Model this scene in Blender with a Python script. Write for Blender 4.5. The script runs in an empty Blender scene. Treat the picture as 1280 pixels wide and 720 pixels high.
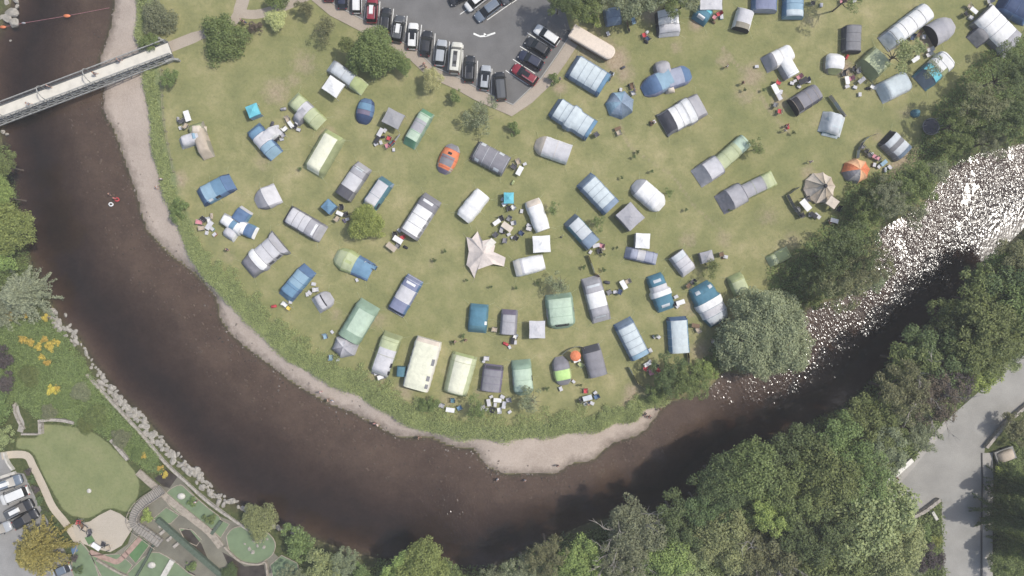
import bpy, math, random
import numpy as np
from mathutils import Vector, Matrix

# ---------------------------------------------------------------- camera, light, exposure
H = 128.0          # drone height above the field
S = 0.14           # metres per photo pixel on the ground
sc = bpy.context.scene
COL = sc.collection
cam_d = bpy.data.cameras.new("camera"); cam = bpy.data.objects.new("camera", cam_d); COL.objects.link(cam)
cam.location = (0, 0, H); cam.rotation_euler = (0, 0, 0)
cam_d.sensor_width = 36; cam_d.lens = 18 / (640 * S / H); cam_d.clip_start = 1; cam_d.clip_end = 3000
sc.camera = cam
SUN_EL = math.radians(58.3); SUN_AZ = math.radians(13.0)      # azimuth measured from +X towards +Y
w = bpy.data.worlds.new("World"); sc.world = w; w.use_nodes = True
nt = w.node_tree; bg = nt.nodes["Background"]
sky = nt.nodes.new("ShaderNodeTexSky"); sky.sky_type = 'NISHITA'; sky.sun_disc = False
sky.sun_elevation = SUN_EL; sky.sun_rotation = math.pi/2 - SUN_AZ; sky.dust_density = 2.5; sky.air_density = 1.0
nt.links.new(sky.outputs[0], bg.inputs[0]); bg.inputs[1].default_value = 0.15
sd = bpy.data.lights.new("sun", 'SUN'); sun = bpy.data.objects.new("sun", sd); COL.objects.link(sun)
sd.energy = 3.2; sd.angle = math.radians(0.55); sd.color = (1.0, 0.955, 0.88)
sdir = Vector((math.cos(SUN_EL)*math.cos(SUN_AZ), math.cos(SUN_EL)*math.sin(SUN_AZ), math.sin(SUN_EL)))
sun.rotation_euler = sdir.to_track_quat('Z', 'Y').to_euler()
sc.view_settings.view_transform = 'Standard'; sc.view_settings.look = 'None'
sc.view_settings.gamma = 1; sc.view_settings.use_curve_mapping = False
sc.view_settings.exposure = 0.15
sc.cycles.max_bounces = 6; sc.cycles.transparent_max_bounces = 12
sc.cycles.use_denoising = True

rnd = random.Random(7); rng = np.random.default_rng(7)
WZ = -1.3          # water level
def W(px, py, z=0.0):
    k = S*(H-z)/H
    return ((px-640)*k, (360-py)*k)

# ---------------------------------------------------------------- materials
MATS = {}
def lin(c):
    return tuple(((v/255)/12.92 if v/255 <= 0.04045 else ((v/255+0.055)/1.055)**2.4) for v in c)
def base_mat(name):
    m = bpy.data.materials.new(name); m.use_nodes = True
    return m, m.node_tree, m.node_tree.nodes["Principled BSDF"]
def N(nt, typ, **kw):
    n = nt.nodes.new(typ)
    for k, v in kw.items():
        if k in n.inputs: n.inputs[k].default_value = v
        else: setattr(n, k, v)
    return n
def noise(nt, vec, scale, detail=4, rough=0.55):
    n = nt.nodes.new("ShaderNodeTexNoise"); n.inputs["Scale"].default_value = scale
    n.inputs["Detail"].default_value = detail; n.inputs["Roughness"].default_value = rough
    if vec is not None: nt.links.new(vec, n.inputs["Vector"])
    return n.outputs["Fac"]
def ramp(nt, fac, stops):
    r = nt.nodes.new("ShaderNodeValToRGB"); nt.links.new(fac, r.inputs[0])
    el = r.color_ramp.elements
    while len(el) < len(stops): el.new(0.5)
    for e, (p, c) in zip(el, stops):
        e.position = p; e.color = (c if len(c) == 4 else (*c, 1))
    return r.outputs[0]
def math_(nt, op, a, b=None, clamp=False):
    n = nt.nodes.new("ShaderNodeMath"); n.operation = op; n.use_clamp = clamp
    for i, v in enumerate((a, b)):
        if v is None: continue
        if isinstance(v, (int, float)): n.inputs[i].default_value = v
        else: nt.links.new(v, n.inputs[i])
    return n.outputs[0]
def mix(nt, fac, a, b, blend='MIX'):
    n = nt.nodes.new("ShaderNodeMix"); n.data_type = 'RGBA'; n.blend_type = blend
    for sock, v in ((n.inputs[0], fac), (n.inputs[6], a), (n.inputs[7], b)):
        if isinstance(v, (int, float)): sock.default_value = v
        elif isinstance(v, tuple): sock.default_value = v if len(v) == 4 else (*v, 1)
        else: nt.links.new(v, sock)
    return n.outputs[2]
def bump(nt, h, strength, dist, bsdf):
    b = nt.nodes.new("ShaderNodeBump"); b.inputs["Strength"].default_value = strength; b.inputs["Distance"].default_value = dist
    nt.links.new(h, b.inputs["Height"]); nt.links.new(b.outputs[0], bsdf.inputs["Normal"])
    return b
def solid(name, col, rough=0.7, var=0.12, scale=3.0, metal=0.0, bmp=0.0, coat=0.0):
    """A surface of one colour with real unevenness (dirt, fading)."""
    if name in MATS: return MATS[name]
    m, nt, b = base_mat(name)
    tc = nt.nodes.new("ShaderNodeTexCoord")
    f = noise(nt, tc.outputs["Object"], scale, 5, 0.6)
    lo = tuple(c*(1-var*1.6) for c in col); hi = tuple(min(1, c*(1+var)) for c in col)
    nt.links.new(ramp(nt, f, [(0.3, lo), (0.5, col), (0.72, hi)]), b.inputs["Base Color"])
    b.inputs["Roughness"].default_value = rough; b.inputs["Metallic"].default_value = metal
    if coat: b.inputs["Coat Weight"].default_value = coat; b.inputs["Coat Roughness"].default_value = 0.05
    if bmp:
        bump(nt, noise(nt, tc.outputs["Object"], scale*2.5, 3), 1.0, bmp, b)
    MATS[name] = m; return m
FAB = dict(
 white=(.70,.70,.69), warmwhite=(.68,.65,.58), cream=(.66,.66,.52), lilacwhite=(.52,.515,.53), lilac=(.36,.355,.375),
 greylilac=(.225,.22,.24), grey=(.30,.30,.31), midgrey=(.20,.20,.21), darkgrey=(.085,.085,.10), charcoal=(.035,.035,.042),
 purplegrey=(.17,.15,.21), blue=(.10,.165,.28), midblue=(.14,.25,.36), skyblue=(.25,.37,.46), paleblue=(.50,.56,.58), navy=(.045,.07,.14),
 teal=(.085,.18,.22), tealblue=(.085,.20,.27), turquoise=(.14,.46,.54), bluegrey=(.22,.28,.36), slate=(.13,.17,.22),
 sage=(.24,.33,.25), palesage=(.42,.52,.41), green=(.13,.28,.18), lime=(.36,.41,.20), palelime=(.43,.47,.29), olive=(.26,.285,.15), brightlime=(.46,.66,.25),
 beige=(.43,.365,.29), darkbeige=(.27,.25,.20), palebeige=(.57,.50,.42), orange=(.64,.21,.10), red=(.50,.07,.08), pink=(.55,.25,.28), yellow=(.70,.55,.12),
 brown=(.17,.11,.07), shell=(.62,.55,.50), silver=(.50,.53,.55), black=(.02,.02,.022), violetblue=(.20,.22,.32), paleviolet=(.34,.36,.44), peach=(.72,.42,.24))
def fab(k):
    c = FAB[k]; name = "fabric_" + k
    if name in MATS: return MATS[name]
    m, nt, b = base_mat(name)
    tc = nt.nodes.new("ShaderNodeTexCoord")
    f = noise(nt, tc.outputs["Object"], 0.9, 5, 0.6); f2 = noise(nt, tc.outputs["Object"], 9, 3, 0.6)
    c1 = ramp(nt, f, [(0.28, tuple(v*0.84 for v in c)), (0.55, c), (0.8, tuple(min(.9, v*1.08) for v in c))])
    nt.links.new(c1, b.inputs["Base Color"]); b.inputs["Roughness"].default_value = 0.68
    b.inputs["Specular IOR Level"].default_value = 0.2
    h = math_(nt, 'ADD', noise(nt, tc.outputs["Object"], 1.6, 2, 0.4), math_(nt, 'MULTIPLY', f2, 0.12))
    bump(nt, h, 0.85, 0.10, b)
    MATS[name] = m; return m

# ---------------------------------------------------------------- object helpers
def put(o, name=None, parent=None):
    COL.objects.link(o)
    if parent is not None: o.parent = parent
    return o
def tag(o, label=None, cat=None, group=None, kind=None):
    if label: o["label"] = label
    if cat: o["category"] = cat
    if group: o["group"] = group
    if kind: o["kind"] = kind
    return o
def thing(name, label, cat, loc=(0, 0, 0), rot=0.0, group=None):
    o = bpy.data.objects.new(name, None); o.empty_display_size = 0.3; COL.objects.link(o)
    o.location = loc; o.rotation_euler = (0, 0, rot)
    return tag(o, label, cat, group)
class MB:
    def __init__(s): s.v = []; s.f = []
    def add(s, vs, fs):
        n = len(s.v); s.v += [tuple(p) for p in vs]; s.f += [tuple(i+n for i in f) for f in fs]; return s
    def box(s, c, d, rot=0.0, top=1.0):
        cx, cy, cz = c; dx, dy, dz = d[0]/2, d[1]/2, d[2]/2; co, si = math.cos(rot), math.sin(rot); vs = []
        for z in (-1, 1):
            k = top if z > 0 else 1
            for x, y in ((-1,-1),(1,-1),(1,1),(-1,1)):
                a, b = x*dx*k, y*dy*k
                vs.append((cx+a*co-b*si, cy+a*si+b*co, cz+z*dz))
        return s.add(vs, [(0,3,2,1),(4,5,6,7),(0,1,5,4),(1,2,6,5),(2,3,7,6),(3,0,4,7)])
    def tube(s, pts, r, n=6, r1=None, cap=True):
        pts = [Vector(p) for p in pts]; m = len(pts); vs = []; fs = []
        for i, p in enumerate(pts):
            d = (pts[min(i+1, m-1)] - pts[max(i-1, 0)]).normalized()
            a = d.orthogonal().normalized() if abs(d.z) < 0.9 else Vector((1,0,0)); a = (a - d*a.dot(d)).normalized(); b = d.cross(a)
            rr = r if r1 is None else r + (r1-r)*i/(m-1)
            for k in range(n):
                t = 2*math.pi*k/n; vs.append(p + (a*math.cos(t)+b*math.sin(t))*rr)
        for i in range(m-1):
            for k in range(n):
                k2 = (k+1) % n; fs.append((i*n+k, i*n+k2, (i+1)*n+k2, (i+1)*n+k))
        if cap: fs.append(tuple(range(n-1, -1, -1))); fs.append(tuple((m-1)*n+k for k in range(n)))
        return s.add(vs, fs)
    def lathe(s, c, prof, n=12, sx=1, sy=1):
        cx, cy, cz = c; vs = []; fs = []
        for r, z in prof:
            for k in range(n):
                t = 2*math.pi*k/n; vs.append((cx+r*sx*math.cos(t), cy+r*sy*math.sin(t), cz+z))
        for i in range(len(prof)-1):
            for k in range(n):
                k2 = (k+1) % n; fs.append((i*n+k, i*n+k2, (i+1)*n+k2, (i+1)*n+k))
        fs.append(tuple(range(n-1, -1, -1))); fs.append(tuple((len(prof)-1)*n+k for k in range(n)))
        return s.add(vs, fs)
    def prism(s, poly, z0, z1):
        n = len(poly)
        a = sum(poly[i][0]*poly[(i+1)%n][1]-poly[(i+1)%n][0]*poly[i][1] for i in range(n))
        if a < 0: poly = poly[::-1]
        vs = [(x, y, z0) for x, y in poly] + [(x, y, z1) for x, y in poly]
        fs = [tuple(range(n-1, -1, -1)), tuple(range(n, 2*n))] + [(i, (i+1)%n, n+(i+1)%n, n+i) for i in range(n)]
        return s.add(vs, fs)
    def build(s, name, mat, parent=None, smooth=False, local=True):
        me = bpy.data.meshes.new(name); me.from_pydata(s.v, [], s.f)
        if mat: me.materials.append(mat)
        if smooth: me.polygons.foreach_set("use_smooth", [True]*len(me.polygons))
        me.update()
        return put(bpy.data.objects.new(name, me), None, parent)
def ribbon(pts, width):
    """outline polygon of a band along pts (world xy)"""
    L, R = [], []
    ws = width if isinstance(width, (list, tuple)) else [width]*len(pts)
    for i, p in enumerate(pts):
        a = pts[max(i-1, 0)]; b = pts[min(i+1, len(pts)-1)]
        dx, dy = b[0]-a[0], b[1]-a[1]; l = math.hypot(dx, dy) or 1; nx, ny = -dy/l, dx/l
        L.append((p[0]+nx*ws[i]/2, p[1]+ny*ws[i]/2)); R.append((p[0]-nx*ws[i]/2, p[1]-ny*ws[i]/2))
    return L, R
def smooth_line(pts, n=6):
    out = []
    P = [pts[0]] + list(pts) + [pts[-1]]
    for i in range(1, len(P)-2):
        p0, p1, p2, p3 = P[i-1], P[i], P[i+1], P[i+2]
        for k in range(n):
            t = k/n
            out.append(tuple(0.5*((2*p1[j]) + (-p0[j]+p2[j])*t + (2*p0[j]-5*p1[j]+4*p2[j]-p3[j])*t*t + (-p0[j]+3*p1[j]-3*p2[j]+p3[j])*t**3) for j in range(2)))
    out.append(tuple(pts[-1])); return out
def band_slab(name, pts, width, z0, z1, mat, parent=None):
    """closed slab following a line; top at z1, bottom at z0"""
    L, R = ribbon(pts, width); n = len(pts); vs = []; fs = []
    for z in (z0, z1):
        vs += [(x, y, z) for x, y in L] + [(x, y, z) for x, y in R]
    for i in range(n-1):
        fs.append((2*n+i, 3*n+i, 3*n+i+1, 2*n+i+1)); fs.append((i+1, n+i+1, n+i, i))
        fs.append((i, 2*n+i, 2*n+i+1, i+1)); fs.append((n+i+1, 3*n+i+1, 3*n+i, n+i))
    fs.append((0, n, 3*n, 2*n)); fs.append((n-1, 3*n-1, 4*n-1, 2*n-1))
    m = MB(); m.add(vs, fs); return m.build(name, mat, parent)
def poly_slab(name, poly, z0, z1, mat, parent=None):
    m = MB(); m.prism(poly, z0, z1); o = m.build(name, mat, parent)
    import bmesh
    bm = bmesh.new(); bm.from_mesh(o.data); bmesh.ops.triangulate(bm, faces=[f for f in bm.faces if len(f.verts) > 4]); bm.to_mesh(o.data); bm.free()
    return o
def np_mesh(name, V, F, mat, attrs=None, smooth=False):
    me = bpy.data.meshes.new(name); k = F.shape[1]
    me.vertices.add(len(V)); me.vertices.foreach_set("co", V.astype(np.float32).ravel())
    me.loops.add(F.size); me.loops.foreach_set("vertex_index", F.astype(np.int32).ravel())
    me.polygons.add(len(F)); me.polygons.foreach_set("loop_start", np.arange(0, F.size, k, dtype=np.int32))
    me.polygons.foreach_set("loop_total", np.full(len(F), k, dtype=np.int32))
    if smooth: me.polygons.foreach_set("use_smooth", np.ones(len(F), dtype=bool))
    if attrs:
        for an, arr in attrs.items():
            a = me.attributes.new(an, 'FLOAT', 'POINT'); a.data.foreach_set("value", arr.astype(np.float32))
    if mat: me.materials.append(mat)
    me.update(calc_edges=True); return me
def copy_tree(o, parent=None):
    c = o.copy(); COL.objects.link(c)
    if parent is not None: c.parent = parent
    for ch in o.children: copy_tree(ch, c)
    return c
def recolor(o, mp):
    """swap object-linked materials by part name"""
    def walk(x):
        k = x.name.split('.')[0]
        if k in mp and x.type == 'MESH':
            x.material_slots[0].link = 'OBJECT'; x.material_slots[0].material = mp[k]
        for ch in x.children: walk(ch)
    walk(o)

# ---------------------------------------------------------------- terrain outlines (photo pixels)
SHORE = [(147,-60),(143,0),(137,40),(124,80),(130,110),(130,140),(145,167),(157,205),(170,240),(182,283),(199,304),(217,321),(236,335),(252,350),(270,372),(277,400),(297,425),(325,447),(345,462),(365,477),(395,495),(420,508),(444,517),(469,530),(487,541),(509,547),(540,547),(562,557),(593,562),(604,577),(626,591),(660,592),(697,590),(712,580),(740,575),(765,555),(800,542),(815,527),(830,507),(843,500),(880,490),(905,466),(935,466),(990,432),(1010,386),(1060,368),(1088,325),(1100,288),(1150,258),(1186,212),(1220,192),(1290,176),(1500,110)]
OUTER = [(1500,190),(1310,265),(1275,290),(1238,328),(1205,362),(1160,402),(1122,442),(1092,474),(1060,502),(1010,528),(962,548),(925,568),(893,592),(862,620),(832,636),(790,642),(742,652),(702,668),(662,684),(622,706),(590,714),(540,706),(482,700),(440,690),(400,676),(382,667),(344,655),(304,634),(275,620),(253,596),(231,578),(210,555),(180,520),(147,492),(127,465),(115,450),(97,420),(75,400),(60,368),(44,336),(28,302),(12,236),(2,168),(-12,110),(-10,60),(4,30),(14,0),(12,-60)]
VEG = [(180,-60),(177,0),(172,40),(178,62),(186,100),(188,130),(191,170),(197,195),(205,221),(212,250),(224,277),(231,302),(244,332),(265,357),(287,377),(312,400),(335,422),(352,441),(370,455),(400,470),(425,482),(447,492),(469,508),(498,519),(515,530),(544,541),(589,547),(633,549),(681,544),(714,540),(754,535),(769,526),(793,522),(808,510),(843,498)]
def Wl(l, z=0.0): return [W(x, y, z) for x, y in l]
shoreW = smooth_line(Wl(SHORE, WZ), 4); outerW = smooth_line(Wl(OUTER, WZ), 4); vegW = smooth_line(Wl(VEG), 4)
def seg_dist(P, line):
    """min distance of points P (n,2) to a polyline"""
    L = np.array(line); d = np.full(len(P), 1e9)
    for a, b in zip(L[:-1], L[1:]):
        ab = b-a; t = np.clip(((P-a)@ab)/max(ab@ab, 1e-9), 0, 1)
        d = np.minimum(d, np.hypot(*(P-(a+t[:, None]*ab)).T))
    return d
def inside(P, poly):
    x, y = P[:, 0], P[:, 1]; r = np.zeros(len(P), bool); q = poly[-1]
    for p in poly:
        if p[1] != q[1]:
            c = ((p[1] > y) != (q[1] > y)) & (x < (q[0]-p[0])*(y-p[1])/(q[1]-p[1])+p[0]); r ^= c
        q = p
    return r
def sdist(P, poly):
    d = seg_dist(P, list(poly)+[poly[0]]); return np.where(inside(P, poly), d, -d)
riverW = shoreW + outerW
beachW = [p for p in vegW] + [p for p in reversed(shoreW) if p[1] > W(0, 512)[1]-60 and p[0] < W(845, 0)[0]]
LAWN = [(22,546),(46,546),(50,531),(92,533),(125,545),(160,578),(174,600),(172,622),(162,640),(135,636),(112,648),(84,642),(66,616),(52,590),(40,566),(20,560)]
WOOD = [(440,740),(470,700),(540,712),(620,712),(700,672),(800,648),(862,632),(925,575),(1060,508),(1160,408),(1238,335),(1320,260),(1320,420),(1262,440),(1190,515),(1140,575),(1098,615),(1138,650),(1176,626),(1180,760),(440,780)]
RIP = [(1186,210),(1150,256),(1100,286),(1088,323),(1060,366),(1010,384),(985,432),(935,460),(905,462),(880,486),(843,496),(850,470),(890,440),(905,420),(960,370),(960,335),(1010,300),(1050,262),(1060,225),(1130,205),(1170,130),(1235,60),(1300,30),(1300,170)]
LEFTB = [(-60,400),(40,400),(70,400),(115,450),(147,492),(210,555),(232,578),(200,590),(175,600),(160,577),(125,545),(90,532),(0,545),(-60,560)]
lawnW = smooth_line(Wl(LAWN)+[W(*LAWN[0])], 4); woodW = Wl(WOOD); ripW = Wl(RIP); leftW = Wl(LEFTB)
DIRT = [(1135,205,15,.9),(1120,212,10,.9),(1150,195,9,.8),(770,75,14,.7),(757,62,12,.6),(780,92,12,.45),(812,508,14,.8),(790,505,12,.6),(205,228,10,.6),(222,225,10,.55),(860,385,12,.35),(875,440,14,.4),(815,18,12,.5),(738,62,30,.35),(870,30,8,.6),(345,115,16,.4),(330,200,14,.25),(345,250,10,.2),(420,395,10,.25),(470,400,12,.3),(410,170,10,.5),(1056,88,10,.6),(1158,55,10,.6),(1098,170,8,.3),(940,95,14,.45),(905,75,10,.35),(975,128,12,.35),(930,120,12,.3),(845,60,8,.3),(470,475,14,.3),(505,492,14,.35),(560,500,10,.3),(600,490,8,.25),(300,400,12,.3),(285,320,12,.2),(790,490,10,.5),(1010,215,8,.4),(745,260,6,.2),(655,130,6,.5),(700,110,8,.5),(640,430,6,.3),(860,300,12,.3),(905,300,10,.3),(990,300,12,.25),(960,270,14,.25),(1130,140,14,.2),(380,80,16,.3),(366,100,10,.3),(300,250,8,.15),(540,330,10,.15)]
DIRT += [(x, y, 2.6, .35) for x, y in smooth_line([(903,60),(925,85),(945,110),(960,135),(985,165)], 8)]
DIRT += [(x, y, 2.6, .28) for x, y in smooth_line([(762,100),(775,150),(790,185),(840,220),(870,260),(905,290)], 9)]

DIRT = [(x, y, r, min(1, a*1.45)) for x, y, r, a in DIRT]
def height(P):
    """terrain height for points P and the fields the ground shader uses"""
    dr = sdist(P, riverW)                        # >0 in the river
    dsh = seg_dist(P, shoreW); dout = seg_dist(P, outerW)
    bch = inside(P, beachW)
    dv = seg_dist(P, vegW)
    z = np.zeros(len(P))
    land = dr <= 0
    z[land] = np.clip(-dr[land]/1.8, 0, 1)*(-WZ) + WZ
    b = bch & land
    z[b] = WZ + (-WZ-0.12)*(dsh[b]/(dsh[b]+dv[b]+1e-6))
    riv = ~land
    wf = dsh/(dsh+dout+1e-6)
    dep = 0.03+0.03*dsh+2.3*np.clip((wf-.30)/.5, 0, 1)**1.25+0.9*np.clip((P[:, 0]-30)/14, 0, 1)*np.clip(dsh/3, 0, 1); dep = np.minimum(dep, 0.05+0.9*dout)
    dep += 0.16*np.sin(P[:, 0]*.22+np.sin(P[:, 1]*.17)*1.7)*np.sin(P[:, 1]*.19+P[:, 0]*.07)*np.clip(dsh/6, 0, 1); dep = np.maximum(dep, .02)
    z[riv] = WZ - dep[riv]
    # gentle unevenness of banks and bed
    u = 0.06*np.sin(P[:, 0]*1.3+np.sin(P[:, 1]*0.9)*2)*np.sin(P[:, 1]*1.1+P[:, 0]*0.4)
    z += np.where(riv | b, u*0.5, 0)
    return z, dr, dsh, dout, bch, dv
# ---------------------------------------------------------------- ground
step = 0.5
xs = np.concatenate([np.array([-900,-400,-200,-140]), np.arange(-112, 112.01, step), np.array([140,200,400,900])])
ys = np.concatenate([np.array([-900,-400,-200,-110]), np.arange(-70, 70.01, step), np.array([110,200,400,900])])
gx, gy = np.meshgrid(xs, ys); P = np.stack([gx.ravel(), gy.ravel()], 1)
z, dr, dsh, dout, bch, dv = height(P)
far = (np.abs(P[:, 0]) > 113) | (np.abs(P[:, 1]) > 71)
z[far] = 0.0
sd_water = -dr
dbe = np.minimum(dsh, dv)
sd_beach = np.where(bch & (dr <= 0), dv, -dv); sd_beach = np.where((P[:, 0] > W(843, 0)[0]) | far, -9, sd_beach)
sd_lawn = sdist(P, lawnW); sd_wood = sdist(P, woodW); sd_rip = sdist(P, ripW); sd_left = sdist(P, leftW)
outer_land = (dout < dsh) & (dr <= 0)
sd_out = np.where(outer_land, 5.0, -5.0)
dirt = np.zeros(len(P))
for x, y, r, a in DIRT:
    c = np.array(W(x, y)); dirt = np.maximum(dirt, a*np.exp(-((P-c)**2).sum(1)/(2*(r*S*0.8)**2)))
sd_verge = np.where((P[:, 0] < W(843, 0)[0]) & (dr <= 0) & ~outer_land, 2.6 - dv, -5)
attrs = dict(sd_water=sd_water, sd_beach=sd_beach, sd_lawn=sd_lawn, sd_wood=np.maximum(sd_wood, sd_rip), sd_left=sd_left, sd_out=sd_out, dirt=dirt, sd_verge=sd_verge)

gm, nt, b = base_mat("ground_soil_and_grass")
geo = nt.nodes.new("ShaderNodeNewGeometry"); pos = geo.outputs["Position"]
def att(n):
    a = nt.nodes.new("ShaderNodeAttribute"); a.attribute_name = n; return a.outputs["Fac"]
n_big = noise(nt, pos, 0.035, 3, 0.5); n_mid = noise(nt, pos, 0.22, 6, 0.65); n_fine = noise(nt, pos, 2.2, 5, 0.7); n_vf = noise(nt, pos, 9.0, 3, 0.7)
edge = math_(nt, 'SUBTRACT', noise(nt, pos, 0.9, 5, 0.65), 0.5)
def mask(name, soft=0.5, wob=2.5, off=0.0):
    a = math_(nt, 'ADD', att(name), math_(nt, 'MULTIPLY', edge, wob))
    a = math_(nt, 'ADD', a, off)
    return math_(nt, 'DIVIDE', a, soft, True)
g1 = ramp(nt, n_mid, [(0.30, (.180,.186,.084)), (0.47, (.232,.230,.105)), (0.6, (.292,.272,.135)), (0.75, (.375,.325,.19))])
g0 = ramp(nt, n_mid, [(0.30, (.158,.175,.075)), (0.5, (.212,.216,.094)), (0.72, (.275,.258,.128))])
grass = mix(nt, ramp(nt, n_big, [(0.40, (0,0,0)), (0.6, (1,1,1))]), g0, g1)
spk = ramp(nt, n_fine, [(0.25, (.80,.80,.80)), (0.5, (1,1,1)), (0.8, (1.12,1.1,1.06))])
grass = mix(nt, 1.0, grass, spk, 'MULTIPLY')
earth = ramp(nt, n_fine, [(0.3, (.24,.185,.12)), (0.7, (.40,.33,.235))])
dm = math_(nt, 'MULTIPLY', math_(nt, 'SUBTRACT', math_(nt, 'ADD', att("dirt"), math_(nt, 'MULTIPLY', edge, 0.9)), 0.11), 1.6, True)
dm = math_(nt, 'MULTIPLY', dm, ramp(nt, att("dirt"), [(0.03, (0,0,0)), (0.25, (1,1,1))]))
c = mix(nt, dm, grass, earth)
lush = ramp(nt, n_fine, [(0.3, (.12,.155,.07)), (0.55, (.19,.22,.105)), (0.75, (.26,.275,.145))])
c = mix(nt, mask("sd_verge", 1.0, 2.5), c, lush)
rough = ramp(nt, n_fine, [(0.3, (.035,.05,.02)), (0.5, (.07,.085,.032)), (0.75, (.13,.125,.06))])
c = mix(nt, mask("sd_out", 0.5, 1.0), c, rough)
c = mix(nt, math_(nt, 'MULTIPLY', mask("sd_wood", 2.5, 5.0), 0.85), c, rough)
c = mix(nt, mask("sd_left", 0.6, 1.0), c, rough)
lawn = ramp(nt, n_mid, [(0.3, (.155,.18,.08)), (0.5, (.195,.215,.10)), (0.75, (.24,.24,.125))])
lawn = mix(nt, 1.0, lawn, spk, 'MULTIPLY')
c = mix(nt, mask("sd_lawn", 0.25, 0.5), c, lawn)
vor = nt.nodes.new("ShaderNodeTexVoronoi"); vor.inputs["Scale"].default_value = 5.0; nt.links.new(pos, vor.inputs["Vector"])
peb = mix(nt, 0.35, ramp(nt, n_vf, [(0.3, (.26,.21,.17)), (0.5, (.41,.345,.29)), (0.75, (.54,.46,.395))]), ramp(nt, vor.outputs["Color"], [(0.1, (.28,.25,.22)), (0.9, (.54,.485,.43))]))
peb = mix(nt, 0.5, peb, ramp(nt, n_mid, [(0.3, (.33,.265,.215)), (0.7, (.48,.40,.335))]))
c = mix(nt, mask("sd_beach", 0.35, 1.6), c, peb)
wet = math_(nt, 'SUBTRACT', 1.0, math_(nt, 'DIVIDE', math_(nt, 'ADD', att("sd_water"), math_(nt, 'MULTIPLY', edge, 3.0)), 1.5, True))
c = mix(nt, math_(nt, 'MULTIPLY', wet, 0.62), c, (.075,.058,.042))
bed = ramp(nt, math_(nt, 'ADD', math_(nt, 'MULTIPLY', n_fine, .35), math_(nt, 'MULTIPLY', n_mid, .65)), [(0.32, (.12,.080,.058)), (0.5, (.185,.130,.098)), (0.68, (.26,.19,.145))])
c = mix(nt, math_(nt, 'DIVIDE', math_(nt, 'MULTIPLY', att("sd_water"), -1.0), 0.8, True), c, bed)
nt.links.new(c, b.inputs["Base Color"]); b.inputs["Roughness"].default_value = 0.95; b.inputs["Specular IOR Level"].default_value = 0.15
bump(nt, math_(nt, 'ADD', math_(nt, 'MULTIPLY', n_fine, 0.6), math_(nt, 'MULTIPLY', n_vf, 0.25)), 0.8, 0.12, b)

nx, ny = len(xs), len(ys)
idx = np.arange(nx*ny).reshape(ny, nx)
F = np.stack([idx[:-1, :-1].ravel(), idx[:-1, 1:].ravel(), idx[1:, 1:].ravel(), idx[1:, :-1].ravel()], 1)
V = np.stack([P[:, 0], P[:, 1], z], 1)
fc = lambda a: a[F].mean(1)
f_w, f_b, f_o, f_l = fc(sd_water), fc(sd_beach), fc(sd_out), fc(sd_lawn)
cls = np.where(f_w < 0, 1, np.where(f_b > 0, 2, np.where(f_l > 0, 3, np.where(f_o > 0, 4, 0))))
for k, nm, lb in ((0, "grass_field", None), (1, "riverbed", None), (2, "gravel_beach", None), (3, "garden_lawn", None), (4, "riverbank_ground", None)):
    FF = F[cls == k]; used = np.unique(FF); remap = np.full(len(V), -1); remap[used] = np.arange(len(used))
    me = np_mesh(nm, V[used], remap[FF], gm, {a: v[used] for a, v in attrs.items()}, smooth=True)
    tag(put(bpy.data.objects.new(nm, me)), kind='structure')

# ---------------------------------------------------------------- river water: a body of peaty water with real depth
wm = bpy.data.materials.new("peat_river_water"); wm.use_nodes = True; nt = wm.node_tree
for n in list(nt.nodes):
    if n.type != 'OUTPUT_MATERIAL': nt.nodes.remove(n)
out = [n for n in nt.nodes if n.type == 'OUTPUT_MATERIAL'][0]
tr = nt.nodes.new("ShaderNodeBsdfTransparent"); tr.inputs[0].default_value = (.92,.90,.88,1)
gl = nt.nodes.new("ShaderNodeBsdfGlossy"); gl.inputs["Roughness"].default_value = 0.14; gl.inputs[0].default_value = (1,1,1,1)
df = nt.nodes.new("ShaderNodeBsdfDiffuse"); df.inputs[0].default_value = (.036,.033,.031,1)
mx0 = nt.nodes.new("ShaderNodeMixShader"); mx0.inputs[0].default_value = 0.30
nt.links.new(tr.outputs[0], mx0.inputs[1]); nt.links.new(df.outputs[0], mx0.inputs[2])
fr = nt.nodes.new("ShaderNodeFresnel"); fr.inputs[0].default_value = 1.33
mx = nt.nodes.new("ShaderNodeMixShader")
nt.links.new(fr.outputs[0], mx.inputs[0]); nt.links.new(mx0.outputs[0], mx.inputs[1]); nt.links.new(gl.outputs[0], mx.inputs[2])
nt.links.new(mx.outputs[0], out.inputs[0])
va = nt.nodes.new("ShaderNodeVolumeAbsorption"); va.inputs[0].default_value = (.55,.43,.36,1); va.inputs[1].default_value = 0.62
nt.links.new(va.outputs[0], out.inputs[1])
geo = nt.nodes.new("ShaderNodeNewGeometry"); pos = geo.outputs["Position"]
a1 = nt.nodes.new("ShaderNodeAttribute"); a1.attribute_name = "riffle"; a2 = nt.nodes.new("ShaderNodeAttribute"); a2.attribute_name = "chop"
mp = nt.nodes.new("ShaderNodeMapping"); mp.inputs["Rotation"].default_value = (0, 0, math.radians(40)); mp.inputs["Scale"].default_value = (1.0, 0.55, 1)
nt.links.new(pos, mp.inputs[0])
calm = math_(nt, 'MULTIPLY', noise(nt, pos, 1.1, 3, 0.55), 0.012)
chop = math_(nt, 'MULTIPLY', math_(nt, 'MULTIPLY', noise(nt, mp.outputs[0], 3.0, 1, 0.5), 0.21), a2.outputs["Fac"])
patch = ramp(nt, noise(nt, mp.outputs[0], 0.3, 4, 0.65), [(0.38, (.0,.0,.0)), (0.46, (1,1,1))])
rm = math_(nt, 'MULTIPLY', a1.outputs["Fac"], math_(nt, 'ADD', math_(nt, 'MULTIPLY', patch, 0.72), 0.34))
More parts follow.
